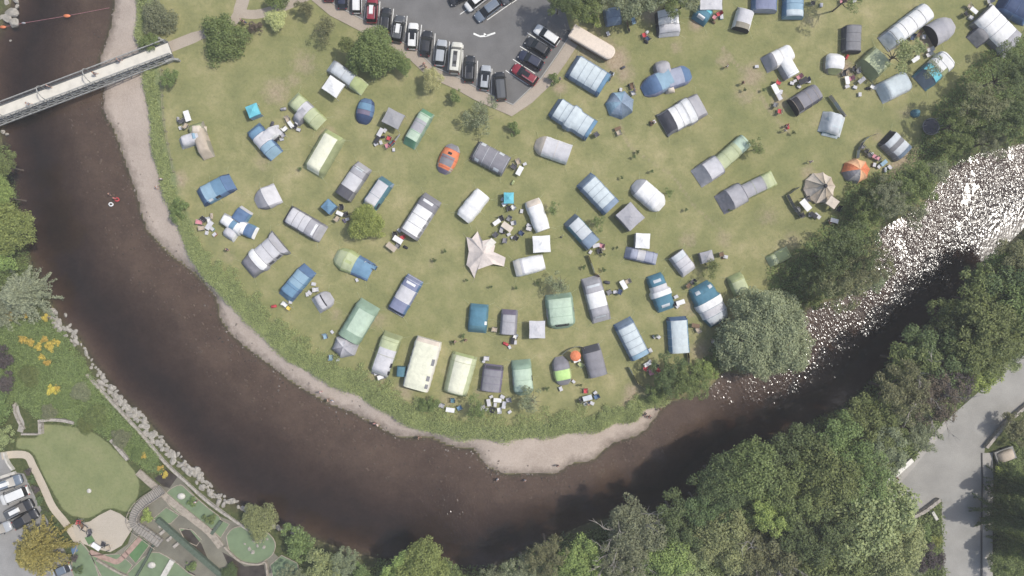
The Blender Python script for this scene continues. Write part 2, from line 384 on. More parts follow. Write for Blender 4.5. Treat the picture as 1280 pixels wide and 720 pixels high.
riff = math_(nt, 'MULTIPLY', math_(nt, 'MULTIPLY', noise(nt, mp.outputs[0], 2.7, 1, 0.5), 0.135), rm)
hh = math_(nt, 'ADD', math_(nt, 'ADD', calm, chop), riff)
bp = nt.nodes.new("ShaderNodeBump"); bp.inputs["Distance"].default_value = 1.0; bp.inputs["Strength"].default_value = 1.0
nt.links.new(hh, bp.inputs["Height"])
for s_ in (gl, fr): nt.links.new(bp.outputs[0], s_.inputs["Normal"])
x2 = np.concatenate([[-850], np.arange(-112, 112.01, 1.0), [850]]); y2 = np.concatenate([[-850], np.arange(-70, 70.01, 1.0), [850]])
gx2, gy2 = np.meshgrid(x2, y2); P2 = np.stack([gx2.ravel(), gy2.ravel()], 1)
rl = Wl([(905,485),(945,480),(985,465),(1025,435),(1060,395),(1095,352),(1135,312),(1165,275),(1205,225),(1290,195),(1400,160)], WZ)
dl = seg_dist(P2, rl); tt = np.clip((P2[:, 0]-W(900, 0)[0])/30, 0, 1)
riffle = np.exp(-(dl/(4.3+4.6*tt))**4)
cc = np.array(W(560, 640)); chp = 0.85*np.exp(-((P2[:, 0]-cc[0])/17)**2-((P2[:, 1]-cc[1])/8)**2)
cc = np.array(W(60, 50)); chp = np.maximum(chp, 0.25*np.exp(-((P2-cc)**2).sum(1)/60)); chp = np.maximum(chp, 0.05)
n2x, n2y = len(x2), len(y2); id2 = np.arange(n2x*n2y).reshape(n2y, n2x)
F2 = np.stack([id2[:-1, :-1].ravel(), id2[:-1, 1:].ravel(), id2[1:, 1:].ravel(), id2[1:, :-1].ravel()], 1)
V2 = np.stack([P2[:, 0], P2[:, 1], np.full(len(P2), WZ)], 1)
nV = len(V2); cor = np.array([[-850,-850,-5.],[850,-850,-5.],[850,850,-5.],[-850,850,-5.]])
V2 = np.vstack([V2, cor]); riffle = np.append(riffle, [0]*4); chp = np.append(chp, [0]*4)
me = np_mesh("water", V2, np.vstack([F2, [[nV+3, nV+2, nV+1, nV]]]), wm, dict(riffle=riffle, chop=chp))
# side walls of the water body
import bmesh
bm = bmesh.new(); bm.from_mesh(me); bm.verts.ensure_lookup_table()
def wall(ring, a, b_):
    vs = [bm.verts[i] for i in ring]; bm.faces.new(vs[::-1] + [bm.verts[a], bm.verts[b_]][:2]) if False else bm.faces.new([bm.verts[a], bm.verts[b_]] + vs[::-1])
wall(list(id2[0, :]), nV, nV+1); wall(list(id2[:, -1]), nV+1, nV+2); wall(list(id2[-1, ::-1]), nV+2, nV+3); wall(list(id2[::-1, 0]), nV+3, nV)
bmesh.ops.recalc_face_normals(bm, faces=bm.faces); bm.to_mesh(me); bm.free()
tag(put(bpy.data.objects.new("water", me)), kind='structure')

# ---------------------------------------------------------------- roads, paths, car parks
def asphalt(name, col, patchy=0.25, warm=0.0):
    m, nt, b = base_mat(name); g = nt.nodes.new("ShaderNodeNewGeometry"); p = g.outputs["Position"]
    f1 = noise(nt, p, 0.25, 5, 0.6); f2 = noise(nt, p, 6, 4, 0.7)
    a = ramp(nt, f1, [(0.3, tuple(v*(1-patchy) for v in col)), (0.6, col), (0.8, tuple(v*(1+patchy*.6) for v in col))])
    c = mix(nt, 1.0, a, ramp(nt, f2, [(0.2, (.8,.8,.8)), (0.8, (1.15,1.15,1.15))]), 'MULTIPLY')
    nt.links.new(c, b.inputs["Base Color"]); b.inputs["Roughness"].default_value = 0.9
    bump(nt, f2, 0.6, 0.02, b); return m
M_asph = asphalt("car_park_asphalt", (.155,.152,.148)); M_road = asphalt("worn_road_surface", (.30,.29,.265), 0.2)
M_path = asphalt("fine_gravel_path", (.37,.315,.255), 0.15); M_pave = asphalt("pavement_concrete", (.36,.34,.31), 0.15)
M_kerb = solid("kerb_stone", (.34,.33,.31), 0.9); M_line = solid("road_paint", (.72,.72,.68), 0.7, 0.2, 2.0)
M_stone = solid("dry_stone_wall", (.33,.30,.26), 0.95, 0.3, 2.2, bmp=0.08)
M_conc = solid("pale_concrete", (.50,.48,.43), 0.9, 0.15, 1.2)
LOT = [(398,-60),(404,-4),(420,7),(455,25),(487,44),(520,62),(543,84),(575,98),(600,112),(641,131),(655,118),(676,98),(697,68),(714,42),(705,10),(706,-60)]
tag(poly_slab("car_park", Wl(LOT), -0.3, 0.03, M_asph), kind='structure')
LOTEDGE = Wl([(398,-60),(404,-4),(420,7),(455,25),(487,44),(520,62),(543,84),(575,98),(600,112),(641,131),(655,118),(676,98),(697,68),(714,42)])
L_, R_ = ribbon(LOTEDGE, 2.2)
tag(band_slab("footpath", [( (a[0]+b_[0])/2, (a[1]+b_[1])/2) for a, b_ in zip(R_, R_)], 1.9, -0.3, 0.115, M_path), kind='structure')
tag(band_slab("kerb", LOTEDGE, 0.18, -0.3, 0.135, M_kerb), kind='structure')
tag(band_slab("path", smooth_line(Wl([(207,61),(250,44),(282,34),(300,12),(312,-40)]), 5), [1.9]*5+[1.6]*5+[1.7]*5+[2.2]*6, -0.2, 0.022, M_path), kind='structure')
tag(band_slab("side_path", smooth_line(Wl([(296,16),(320,18),(350,10),(378,-2),(398,-12)]), 5), 1.6, -0.2, 0.026, M_path), kind='structure')
# painted bay lines and the direction arrow
def line(p, q, wd=0.12, z=0.034):
    m = MB(); a, b_ = W(*p), W(*q); L, R = ribbon([a, b_], wd)
    m.add([(*L[0], z), (*R[0], z), (*R[1], z), (*L[1], z)], [(0, 1, 2, 3)]); o = m.build("painted_line", M_line); tag(o, kind='structure'); return o
BAYL = [((475,2),(473,36)),((492,11),(489,44)),((509,20),(506,52)),((527,31),(524,63)),((544,42),(542,76)),((562,52),(560,88)),((579,56),(578,96)),((597,76),(596,108)),((615,86),(614,118)),((458,0),(455,24))]
for p, q in BAYL: line(p, q)
for p, q in [((659,41),(684,57)),((650,58),(677,74)),((641,74),(669,92)),((632,88),(660,106)),((575,18),(606,-3)),((609,25),(639,4)),((590,10),(610,-5)),((640,4),(668,-16))]: line(p, q)
for p, q in [((592,42),(600,45.5)),((600,45.5),(608,45)),((608,45),(619,41)),((608,45),(605,42))]: line(p, q, 0.3, 0.038)
# road on the right bank
ROAD = [(1330,395),(1268,440),(1228,486),(1190,519),(1150,566),(1107,619),(1139,648),(1177,624),(1179,770),(1227,770),(1227,598),(1231,560),(1262,524),(1300,492),(1330,470)]
tag(poly_slab("road", Wl(ROAD), -0.3, 0.012, M_road), kind='structure')
tag(band_slab("pavement", Wl([(1234,566),(1235,600),(1234,660),(1234,770)]), 1.75, -0.3, 0.13, M_pave), kind='structure')
tag(band_slab("kerb", Wl([(1227,566),(1227.5,600),(1226.5,660),(1226.5,770)]), 0.2, -0.3, 0.15, solid("dark_kerb", (.09,.085,.08), 0.9)), kind='structure')
tag(band_slab("pavement", Wl([(1184,528),(1160,556),(1132,590),(1112,612)]), 1.1, -0.3, 0.12, M_pave), kind='structure')
# bottom-left car park and garden paths
tag(poly_slab("parking_area", Wl([(-60,560),(6,566),(14,590),(30,592),(46,625),(62,655),(82,690),(100,730),(100,780),(-60,780)]), -0.3, 0.014, asphalt("pale_asphalt", (.27,.265,.255))), kind='structure')
tag(band_slab("garden_path", smooth_line(Wl([(2,570),(18,568),(34,570),(42,584),(54,608),(66,634),(82,654),(98,678),(112,700)]), 4), 1.3, -0.2, 0.03, asphalt("sandy_path", (.46,.40,.32), 0.12)), kind='structure')
tag(poly_slab("terrace", Wl([(112,652),(124,644),(138,637),(150,642),(163,652),(165,662),(152,682),(138,690),(120,686),(96,676),(90,656)]), -0.2, 0.034, asphalt("sandy_terrace", (.43,.38,.31), 0.12)), kind='structure')
tag(band_slab("bank_path", smooth_line(Wl([(19,505),(22,518),(27,530),(25,540)]), 4), 1.0, -0.2, 0.03, M_pave), kind='structure')
# ---------------------------------------------------------------- tents
def prof(stn, t):
    for (t0, w0, h0), (t1, w1, h1) in zip(stn[:-1], stn[1:]):
        if t <= t1 + 1e-9:
            k = 0 if t1 == t0 else (t-t0)/(t1-t0); sg = 1 - 0.035*math.sin(math.pi*max(0, min(1, k)))
            return (w0+(w1-w0)*k), (h0+(h1-h0)*k)*sg
    return stn[-1][1], stn[-1][2]
def dome_stn(W_, H_, n=10, pinch=0.42):
    out = []
    for i in range(n+1):
        t = i/n; u = 2*t-1; k = math.sqrt(max(0, 1-u*u))
        out.append((t, W_*(pinch+(1-pinch)*k), max(0.04, H_*k**0.8)))
    return out
def tun_stn(W_, H_, ends=('s', 's'), e=0.16, lowA=0.12, lowB=0.12):
    st = []
    if ends[0] == 's': st += [(0, W_*.95, H_*.05), (e, W_, H_)]
    elif ends[0] == 'r': st += [(0, W_*.45, H_*.1), (e*.35, W_*.78, H_*.5), (e*.7, W_*.94, H_*.85), (e, W_, H_)]
    else: st += [(0, W_, H_)]
    if ends[1] == 's': st += [(1-e, W_, H_), (1, W_*.95, H_*.05)]
    elif ends[1] == 'r': st += [(1-e, W_, H_), (1-e*.7, W_*.94, H_*.85), (1-e*.35, W_*.78, H_*.5), (1, W_*.45, H_*.1)]
    else: st += [(1, W_, H_)]
    return st
def tunnel(root, L, stn, bands, ox=0, oy=0, rot=0, box=0.8, endc=('grey', 'grey'), poles=(), polec='darkgrey', wins=(), seed=0, lift=0.0, doors=(), nc=14):
    box = box*.82 if box < .95 else box
    r_ = random.Random(seed); co, si = math.cos(rot), math.sin(rot); ph = [r_.uniform(0, 6) for _ in range(4)]
    def P(t, c, off=0.0):
        w_, h_ = prof(stn, t); a = math.pi*c; cs, sn = math.cos(a), math.sin(a)
        y = (w_/2+off)*math.copysign(abs(cs)**box, cs); z = (h_+off)*(sn**box if sn > 0 else 0)
        x = (t-0.5)*L
        k = 0.016*math.sin(x*3.1+ph[0])*math.sin(a*4+ph[1]) + 0.012*math.sin(x*7+ph[2]+a*5)
        y *= 1-0.028*abs(math.sin(math.pi*x/1.35+ph[3]))*(1-sn*.6)
        y += k*cs; z += k*sn + lift
        return (ox+x*co-y*si, oy+x*si+y*co, max(0.0, z))
    def grid(t0, t1, c0, c1, off, nt_, nc_):
        m = MB(); vs = [P(t0+(t1-t0)*i/nt_, c0+(c1-c0)*j/nc_, off) for i in range(nt_+1) for j in range(nc_+1)]
        fs = [(i*(nc_+1)+j, i*(nc_+1)+j+1, (i+1)*(nc_+1)+j+1, (i+1)*(nc_+1)+j) for i in range(nt_) for j in range(nc_)]
        return m.add(vs, fs)
    for bd in bands:
        t0, t1, top, side = bd[:4]; c0, c1 = bd[4:6] if len(bd) > 4 else (.24, .76)
        n = max(2, int((t1-t0)*L/0.35))
        if side == top or side is None:
            grid(t0, t1, 0, 1, 0, n, nc).build("fabric_panel", fab(top), root, True)
        else:
            grid(t0, t1, c0, c1, 0, n, max(3, int(nc*(c1-c0)))).build("roof_panel", fab(top), root, True)
            grid(t0, t1, 0, c0, 0, n, 4).build("side_panel", fab(side), root, True)
            grid(t0, t1, c1, 1, 0, n, 4).build("side_panel", fab(side), root, True)
    for t, ec in ((0.0, endc[0]), (1.0, endc[1])):
        if prof(stn, t)[1] > 0.3 and ec:
            m = MB(); vs = [P(t, j/nc) for j in range(nc+1)]; mid = P(t, 0.5); base = [(p[0], p[1], 0.0) for p in vs]
            q = [P(t, j/nc) for j in range(nc+1)]; cx = sum(p[0] for p in (q[0], q[-1]))/2; cy = sum(p[1] for p in (q[0], q[-1]))/2
            m.add(q + [(cx, cy, 0.0)], [(j, j+1, nc+1) for j in range(nc)]); m.build("end_panel", fab(ec), root)
    for t in poles:
        MB().tube([P(t, j/nc, 0.012) for j in range(nc+1)], 0.028, 5).build("pole_sleeve", fab(polec), root)
    for (t0, t1, c0, c1, cl) in wins:
        grid(t0, t1, c0, c1, 0.025, 3, 3).build("window", fab(cl), root, True)
    return P
def guys(root, P, ts=(0.05, 0.5, 0.95), out=1.1, col='palelime', cs=((0.2, -1), (0.8, 1))):
    for t in ts:
        for c, s_ in cs:
            a = Vector(P(t, c)); b_ = Vector(P(t, 0.0 if c < .5 else 1.0)); ctr = Vector(P(t, .5)); d = (b_-ctr); d.z = 0; d.normalize()
            e = Vector((b_.x, b_.y, 0)) + d*out
            if t < 0.1 or t > 0.9:
                ax = Vector(P(1.0, .5))-Vector(P(0.0, .5)); ax.z = 0; ax.normalize(); e += ax*(0.8 if t > .5 else -0.8)
            MB().tube([a, e], 0.014, 4).build("guy_rope", fab(col), root)
def lay(A, B, z=1.0):
    a, b_ = Vector(W(*A, z)), Vector(W(*B, z)); d = b_-a
    return (a+b_)/2, math.atan2(d.y, d.x), d.length
TENTS = []
def tent(label, A, B, w, h=2.0, bands=(), ends=('s', 's'), e=0.16, dome=False, stn=None, annex=(), g=True, cat="tent", name="tunnel_tent", **kw):
    """A, B: ends of the ridge in photo pixels, w: width in photo pixels"""
    c, rot, L = lay(A, B, h*0.5); w_ = w*S*0.985
    root = thing(name if not dome else "dome_tent", label, cat, (c.x, c.y, 0), rot, "tents pitched on the riverside camping field")
    st = stn or (dome_stn(w_, h) if dome else tun_stn(w_, h, ends, e))
    if stn: st = [(t, a*w_, b_*h) for t, a, b_ in stn]
    if dome: kw.setdefault('box', 1.0)
    seed = len(TENTS); TENTS.append(root)
    P_ = tunnel(root, L, st, bands, seed=seed, **kw)
    for an in annex:
        t, side, ln, wd, hh, bnds = an[:6]; en = an[6] if len(an) > 6 else ('v', 's')
        ln *= S; wd *= S
        x0 = (t-.5)*L; rr = side*math.pi/2
        tunnel(root, ln, tun_stn(wd, hh, en, .3), bnds, ox=x0, oy=side*(ln/2), rot=rr, seed=seed+50, endc=(None, bnds[-1][2]), box=kw.get('box', .8))
    if g and L > 3.0: guys(root, P_)
    return root
def multi(label, c, arms, h=1.9, cat="tent"):
    """several tunnels meeting: arms = (A, B, w, h, bands, ends)"""
    C_ = Vector(W(*c, h*.5)); root = thing("pod_tent", label, cat, (C_.x, C_.y, 0), 0, "tents pitched on the riverside camping field")
    TENTS.append(root)
    for i, arm in enumerate(arms):
        A, B, w_, hh, bnds, en = arm[:6]; kw = arm[6] if len(arm) > 6 else {}
        cc, rot, L = lay(A, B, hh*.5); st = dome_stn(w_*S, hh, 10, .6) if en == 'd' else tun_stn(w_*S, hh, en, kw.pop('e', .25))
        tunnel(root, L, st, bnds, ox=cc.x-C_.x, oy=cc.y-C_.y, rot=rot, seed=i*7+len(TENTS), endc=kw.pop('endc', (bnds[0][2], bnds[-1][2])), **kw)
    return root
def gore_dome(label, c, r, h, cols, asp=1.0, rot=0.0, cone=False, name="dome_tent", sup=0.9, cat="tent", trim=None):
    n = len(cols); C_ = Vector(W(*c, h*.4)); R = r*S
    root = thing(name, label, cat, (C_.x, C_.y, 0), rot, "tents pitched on the riverside camping field"); TENTS.append(root)
    m_ = 6
    for k, cl in enumerate(cols):
        m = MB(); a0, a1 = 2*math.pi*k/n, 2*math.pi*(k+1)/n; vs = []; 
        for i in range(m_+1):
            u = i/m_
            if cone: rr, zz = (1.0, 0.0) if i == 0 else ((1.03-(u-1/m_)*1.03/(1-1/m_))*1.0, 0.55+(h-.55)*((u-1/m_)/(1-1/m_))**1.15)
            else: rr, zz = math.cos(u*math.pi/2)**sup, h*math.sin(u*math.pi/2)
            rr = max(rr, 0.012)
            for j in range(4):
                q = j/3; x = math.cos(a0)*(1-q)+math.cos(a1)*q; y = math.sin(a0)*(1-q)+math.sin(a1)*q
                sag = 1-0.05*math.sin(math.pi*q)*(1 if 0 < i < m_ else 0)
                vs.append((x*rr*R*sag, y*rr*R*asp*sag, zz*(sag if i else 1)))
        m.add(vs, [(i*4+j, i*4+j+1, (i+1)*4+j+1, (i+1)*4+j) for i in range(m_) for j in range(3)])
        m.build("gore_panel", fab(cl), root)
        if trim:
            pts = [Vector(vs[i*4])*1.005 for i in range(m_+1)]; MB().tube(pts, 0.025, 4).build("seam_tape", fab(trim), root)
    return root
def gazebo(label, c, sx, sy, rot, col, h=2.5, eave=2.0, valance=None, poles='silver', flat=False, name="canopy_shelter", cat="canopy", walls=(), wallc=None):
    """rot in degrees clockwise on the photo, c: seen centre of the roof"""
    C_ = Vector(W(*c, eave)); a, b_ = sx*S/2*(H-eave)/H, sy*S/2*(H-eave)/H
    root = thing(name, label, cat, (C_.x, C_.y, 0), -math.radians(rot), "gazebos and canopies among the tents")
    n = 8; vs = []
    for i in range(n+1):
        for j in range(n+1):
            u, v = 2*i/n-1, 2*j/n-1; m_ = max(abs(u), abs(v)); z_ = eave+(h-eave)*(1-m_)**1.15 - 0.05*(1-abs(abs(u)-abs(v)))*m_*(1-m_)*4
            pin = 1-0.035*(1-min(abs(u), abs(v)))*(m_ > .99)
            vs.append((u*a*pin, v*b_*pin, z_))
    MB().add(vs, [(i*(n+1)+j, (i+1)*(n+1)+j, (i+1)*(n+1)+j+1, i*(n+1)+j+1) for i in range(n) for j in range(n)]).build("canopy", fab(col), root)
    ring = [(-a, -b_), (a, -b_), (a, b_), (-a, b_)]
    m = MB()
    for k in range(4):
        p, q = ring[k], ring[(k+1) % 4]; m.add([(p[0], p[1], eave), (q[0], q[1], eave), (q[0]*1.01, q[1]*1.01, eave-.24), (p[0]*1.01, p[1]*1.01, eave-.24)], [(0, 1, 2, 3)])
        p_ = Vector((p[0]*.97, p[1]*.97, 0)); MB().tube([p_, p_+Vector((0, 0, eave))], .03, 6).build("pole", fab(poles), root)
    m.build("valance", fab(valance or col), root)
    for k in walls:
        p, q = ring[k], ring[(k+1) % 4]; MB().add([(p[0]*.985, p[1]*.985, eave-.02), (q[0]*.985, q[1]*.985, eave-.02), (q[0]*.985, q[1]*.985, 0), (p[0]*.985, p[1]*.985, 0)], [(0, 1, 2, 3)]).build("side_wall", fab(wallc or col), root)
    return root

V_ = ('v', 'v'); SV = ('s', 'v'); VS = ('v', 's'); SS = ('s', 's')
# -- west side of the field
multi("beige and lilac pod tent with three arms and a blue centre, nearest the footbridge", (250,171), [
  ((250,170),(223,179),15,1.9,[(0,1,'lilacwhite',None)],VS), ((247,163),(259,197),17,1.9,[(0,.45,'beige',None),(.45,1,'beige','darkbeige')],VS),
  ((250,176),(243,153),20,1.7,[(0,.5,'darkbeige',None),(.5,1,'olive','darkbeige')],VS), ((238,163),(256,162),12,2.05,[(0,1,'palebeige','beige')],SS), ((243,165),(246,177),6,2.12,[(0,1,'skyblue',None)],SS)])
gazebo("small turquoise square shelter standing just above the big blue and white tent", (316,138), 15, 15, -22, 'turquoise', 2.3, 1.8, walls=(0,3), wallc='skyblue')
tent("bright blue tunnel tent with a broad white cross band and white side porch", (314,158),(344,194),22,2.1,[(0,.34,'midblue','blue'),(.34,.64,'lilacwhite','white'),(.64,1,'skyblue','blue')],
  annex=[(.48,1,24,15,2.15,[(0,1,'lilacwhite','white')],VS)], poles=(.16,.34,.64,.84), polec='navy', endc=('blue','blue'))
tent("grey tunnel tent with lime green end beside the white gazebo", (411,80),(455,111),19,1.9,[(0,.7,'silver','grey'),(.7,1,'lime','palelime')], poles=(.16,.45,.7), endc=('grey','lime'), polec='grey')
gazebo("bright white gazebo beside the grey and lime tunnel tent", (416.5,108), 22, 20, 34, 'white', 2.6, 2.1)
tent("lime green tunnel tent crossed by a pale grey porch", (364,121),(400,155),22,2.0,[(0,.38,'palelime','lime'),(.38,.62,'lilacwhite','grey'),(.62,1,'palelime','lime')],
  annex=[(.5,-1,20,13,2.05,[(0,1,'lilac','greylilac')],VS)], poles=(.16,.38,.62,.84), polec='olive', endc=('lime','lime'))
tent("small navy blue dome tent with a brownish middle stripe", (459,122),(452,154),23,1.6,[(0,.22,'blue','navy'),(.22,.5,'midblue','blue'),(.5,.68,'purplegrey','blue'),(.68,1,'navy',None)], dome=True, poles=(.22,.5,.68,.84), polec='navy', g=False)
gazebo("grey square canopy over the camp kitchen with the stacked boxes", (491.5,148), 23, 20, 27, 'grey', 2.5, 2.1, 'greylilac')
tent("green tunnel tent with a greyish violet stripe on its roof", (535,138),(510,182),19,1.9,[(0,.12,'green','sage'),(.12,.3,'palesage','sage'),(.3,.6,'lilac','sage'),(.6,.84,'palesage','sage'),(.84,1,'green','sage')], poles=(.16,.38,.62,.84), polec='green', endc=('green','green'))
tent("small orange dome tent with grey roof patch and grey ends", (568,180),(552,216),24,1.6,[(0,.2,'greylilac','grey'),(.2,.42,'orange','orange'),(.42,.74,'greylilac','orange'),(.74,.86,'orange','beige'),(.86,1,'purplegrey','greylilac')], dome=True, poles=(.2,.5,.8), polec='red', g=False, wins=[(.3,.38,.42,.56,'charcoal')])
tent("charcoal tunnel tent with four pale roof windows", (592,186),(633,208),27,2.0,[(0,.12,'midgrey','darkgrey'),(.12,1,'greylilac','midgrey')], ends=SV, e=.1, poles=(.1,.37,.62,.98), polec='silver', endc=('darkgrey','midgrey'),
  wins=[(.14,.27,.16,.34,'silver'),(.16,.28,.7,.86,'silver'),(.68,.82,.16,.32,'silver'),(.72,.88,.68,.84,'silver')])
tent("royal blue tent with pale front panel and dark sloping end", (248,248),(289,226),25,1.9,[(0,.2,'blue','navy'),(.2,.5,'skyblue','midblue'),(.5,.8,'midblue','blue'),(.8,1,'blue','navy')], poles=(.2,.8), polec='navy', endc=('blue','blue'), wins=[(.24,.36,.72,.84,'silver'),(.44,.58,.74,.88,'charcoal')])
tent("lilac grey tent with one rounded end west of the striped grey tent", (318,254),(346,240),29,1.9,[(0,.5,'lilac','greylilac'),(.5,1,'lilacwhite','lilac')], ends=('r','s'), e=.5, poles=(.5,), polec='silver', endc=(None,'lilac'))
multi("white and blue cross shaped tent with blue arms on its right", (292,282), [
  ((292,281),(275,271),14,1.9,[(0,1,'white','lilacwhite')],VS), ((293,284),(283,298),17,1.8,[(0,1,'lilacwhite','white')],VS),
  ((297,276),(307,261),19,1.8,[(0,.85,'blue','midblue',.15,.85),(.85,1,'lilacwhite',None)],VS), ((300,283),(319,292),17,1.8,[(0,.4,'white','lilacwhite'),(.4,.88,'blue','midblue'),(.88,1,'white',None)],VS),
  ((284,276),(302,288),15,2.1,[(0,.35,'white','lilacwhite'),(.35,.65,'midblue','white'),(.65,1,'white','lilacwhite')],V_)])
CREAM = dict(box=1.0)
tent("cream roofed tunnel tent with olive walls left of the two small grey tents", (418,166),(389,216),31,2.2,[(0,.1,'lime','olive'),(.1,.97,'cream','olive',.3,.7),(.97,1,'olive',None)], e=.12, endc=('olive','olive'), **CREAM)
tent("grey tent with white roof and open dark mesh end above the blue pyramid tent", (455,206),(428,246),23,2.0,[(0,.34,'lilac','greylilac'),(.34,.74,'lilacwhite','grey',.2,.8),(.74,1,'darkgrey','midgrey')], ends=('s','v'), poles=(.16,.34,.74,.99), endc=('greylilac','charcoal'), wins=[(.12,.2,.4,.6,'silver')])
tent("pale roofed tunnel tent with teal right side behind the small yellow green tree", (484,224),(460,259),21,2.0,[(0,.14,'teal','bluegrey'),(.14,1,'lilacwhite','teal',.3,.72)], ends=SS, e=.12, poles=(.14,.6), polec='teal', endc=('teal','teal'), wins=[(.72,.9,.05,.2,'charcoal')])
gazebo("small blue pyramid shelter next to a white camping table", (410.5,258), 14, 14, 42, 'midblue', 2.4, 1.7, walls=(0,1,2,3), wallc='blue')
tent("dark framed tunnel tent with three white roof panels and a grey end", (357,266),(403,293),25,2.0,[(0,.1,'darkgrey','darkgrey'),(.1,.62,'lilacwhite','midgrey',.2,.74),(.62,1,'lilac','greylilac')], poles=(.1,.28,.45,.62,.86), e=.12, polec='darkgrey', endc=('charcoal','greylilac'), wins=[(.78,.84,.34,.66,'white')])
tent("large grey and white family tunnel tent with the awning table at its lower end", (541,246),(510,294),27,2.1,[(0,.3,'greylilac','greylilac'),(.3,.94,'white','lilac',.22,.72),(.94,1,'greylilac','midgrey')], ends=('s','v'), e=.12, poles=(.12,.3,.52,.73,.94), polec='darkgrey', endc=('greylilac','charcoal'),
  wins=[(.13,.19,.38,.62,'white'),(.42,.52,.1,.24,'midgrey'),(.6,.7,.1,.24,'midgrey'),(.78,.9,.1,.24,'midgrey')])
tent("white cotton tent with scalloped edge left of the small blue shelter", (604,241),(578,273),24,2.1,[(0,1,'white','white')], ends=('v','v'), stn=[(0,.85,.7),(.12,.95,.9),(.3,.92,.95),(.5,1,1),(.7,.95,.95),(.88,.97,.9),(1,.8,.65)], box=.75, endc=('white','warmwhite'))
tent("grey and white tunnel tent with open wings, nearest the river bend weeds", (307,338),(350,302),29,2.1,[(0,.28,'greylilac','midgrey'),(.28,.46,'white','lilac',.1,.82),(.46,.86,'lilacwhite','lilac',.15,.78),(.86,1,'lilac','midgrey')], stn=[(0,.9,.12),(.1,.95,.8),(.28,1.,1),(.3,1.14,1.08),(.44,1.14,1.08),(.46,1,1),(.86,1,1),(.9,1.2,.75),(1,1.34,.55)],
  poles=(.28,.46,.66,.86), endc=('midgrey','midgrey'), wins=[(.5,.62,.82,.95,'darkgrey'),(.7,.82,.82,.95,'darkgrey')])
tent("all blue tunnel tent next to the small lilac tent with an open porch", (386,335),(354,373),22,2.0,[(0,.16,'blue','blue'),(.16,.55,'skyblue','midblue'),(.55,1,'midblue','blue')], poles=(.16,.4,.62,.84), polec='navy', endc=('blue','blue'))
tent("small lilac grey tent with a slit porch on its right", (393,383),(414,370),23,1.7,[(0,.55,'lilacwhite','lilac'),(.55,.62,'charcoal','grey',.3,.7),(.62,1,'lilac','lilac')], ends=('s','r'), e=.3, poles=(.3,), polec='grey')
tent("apple green dome tent joined to a bright blue porch", (418,318),(463,341),31,1.9,[(0,.56,'palelime','lime'),(.56,1,'midblue','blue')], stn=[(0,.5,.1),(.1,.8,.6),(.3,1,1),(.5,.92,.9),(.56,.9,.85),(.8,.85,.75),(1,.8,.3)], poles=(.3,.56), polec='lime', box=1.0, wins=[(.28,.5,.46,.54,'lime')])
tent("blue and white tunnel tent edged in white standing alone mid field", (519,347),(493,392),24,1.9,[(0,.3,'violetblue','blue'),(.3,.64,'lilacwhite','violetblue',.2,.8),(.64,.9,'violetblue','blue'),(.9,1,'navy','navy')], e=.1, poles=(0.02,.1,.3,.64,.98), polec='white', endc=('blue','navy'), wins=[(.14,.2,.38,.62,'white')])
tent("long sage green tunnel tent joined to the grey dome shelter", (462,379),(435,424),30,2.2,[(0,.2,'sage','sage'),(.2,.8,'palesage','sage',.1,.6),(.8,1,'sage','sage')], ends=SV, poles=(.2,.98), polec='sage', endc=('sage','charcoal'))
gore_dome("pale grey domed shelter at the lower end of the sage green tunnel tent", (431,433), 17.5, 2.2, ['lilac','lilacwhite','lilac','greylilac','lilac','lilac'], .9, .2)
tent("grey lilac tunnel tent with an olive green end beside the cream caravan awning", (491,417),(472,471),26,2.1,[(0,.1,'olive','olive'),(.1,.34,'palelime','olive',.2,.8),(.34,.94,'lilacwhite','olive',.14,.72),(.94,1,'greylilac','olive')], poles=(.16,.5,.92), polec='olive', endc=('olive','greylilac'), wins=[(.62,.72,.1,.24,'charcoal'),(.8,.9,.1,.24,'charcoal')])
tent("big cream frame tent with dark square windows, the largest on the field", (536.5,424),(519,486),34,2.5,[(0,.08,'palebeige','warmwhite'),(.08,1,'cream','warmwhite',.26,.74)], ends=('v','v'), box=.5, stn=[(0,.94,.82),(.1,1,1),(.9,1,1),(1,.98,.86)], endc=('warmwhite','warmwhite'),
  wins=[(.34,.47,.24,.38,'midgrey'),(.68,.78,.26,.40,'midgrey'),(.84,.93,.24,.38,'midgrey'),(.2,.27,.80,.88,'greylilac'),(.34,.4,.80,.88,'greylilac'),(.5,.57,.80,.88,'greylilac'),(.72,.8,.80,.88,'greylilac'),(.9,.96,.80,.88,'greylilac')], g=False)
tent("small dark teal toilet tent left of the big cream frame tent", (502,458),(501,470),11,1.9,[(0,1,'teal','teal')], ends=V_, box=.45, endc=('teal','teal'), g=False, name="toilet_tent")
tent("tunnel tent with cream roof and pale olive walls next to the purple tent", (581,443),(568,493),34,2.3,[(0,.06,'lime','olive'),(.06,.98,'cream','palelime',.28,.7),(.98,1,'lime','olive')], stn=[(0,.96,.12),(.12,1,.9),(.2,1,1),(.96,.92,.96),(1,.85,.6)], endc=('olive','olive'), box=.96, poles=(.2,.96), polec='olive')
tent("purple grey square tent between the cream roofed and pale green tents", (617,456),(613,489),27,1.9,[(0,.18,'purplegrey','darkgrey'),(.18,1,'greylilac','purplegrey')], ends=SV, poles=(.16,.42,.7,.98), polec='purplegrey', endc=('purplegrey','purplegrey'), wins=[(.05,.14,.3,.7,'darkgrey')])
tent("pale green tunnel tent with rounded front above the shaded bank", (651,450),(655,495),26,2.0,[(0,.24,'sage','sage'),(.24,.86,'palesage','sage',.14,.8),(.86,1,'sage','sage')], ends=('s','r'), poles=(.24,.55,.86), polec='sage', endc=('sage',None), wins=[(.45,.6,.08,.18,'charcoal'),(.5,.68,.82,.94,'lilac')])
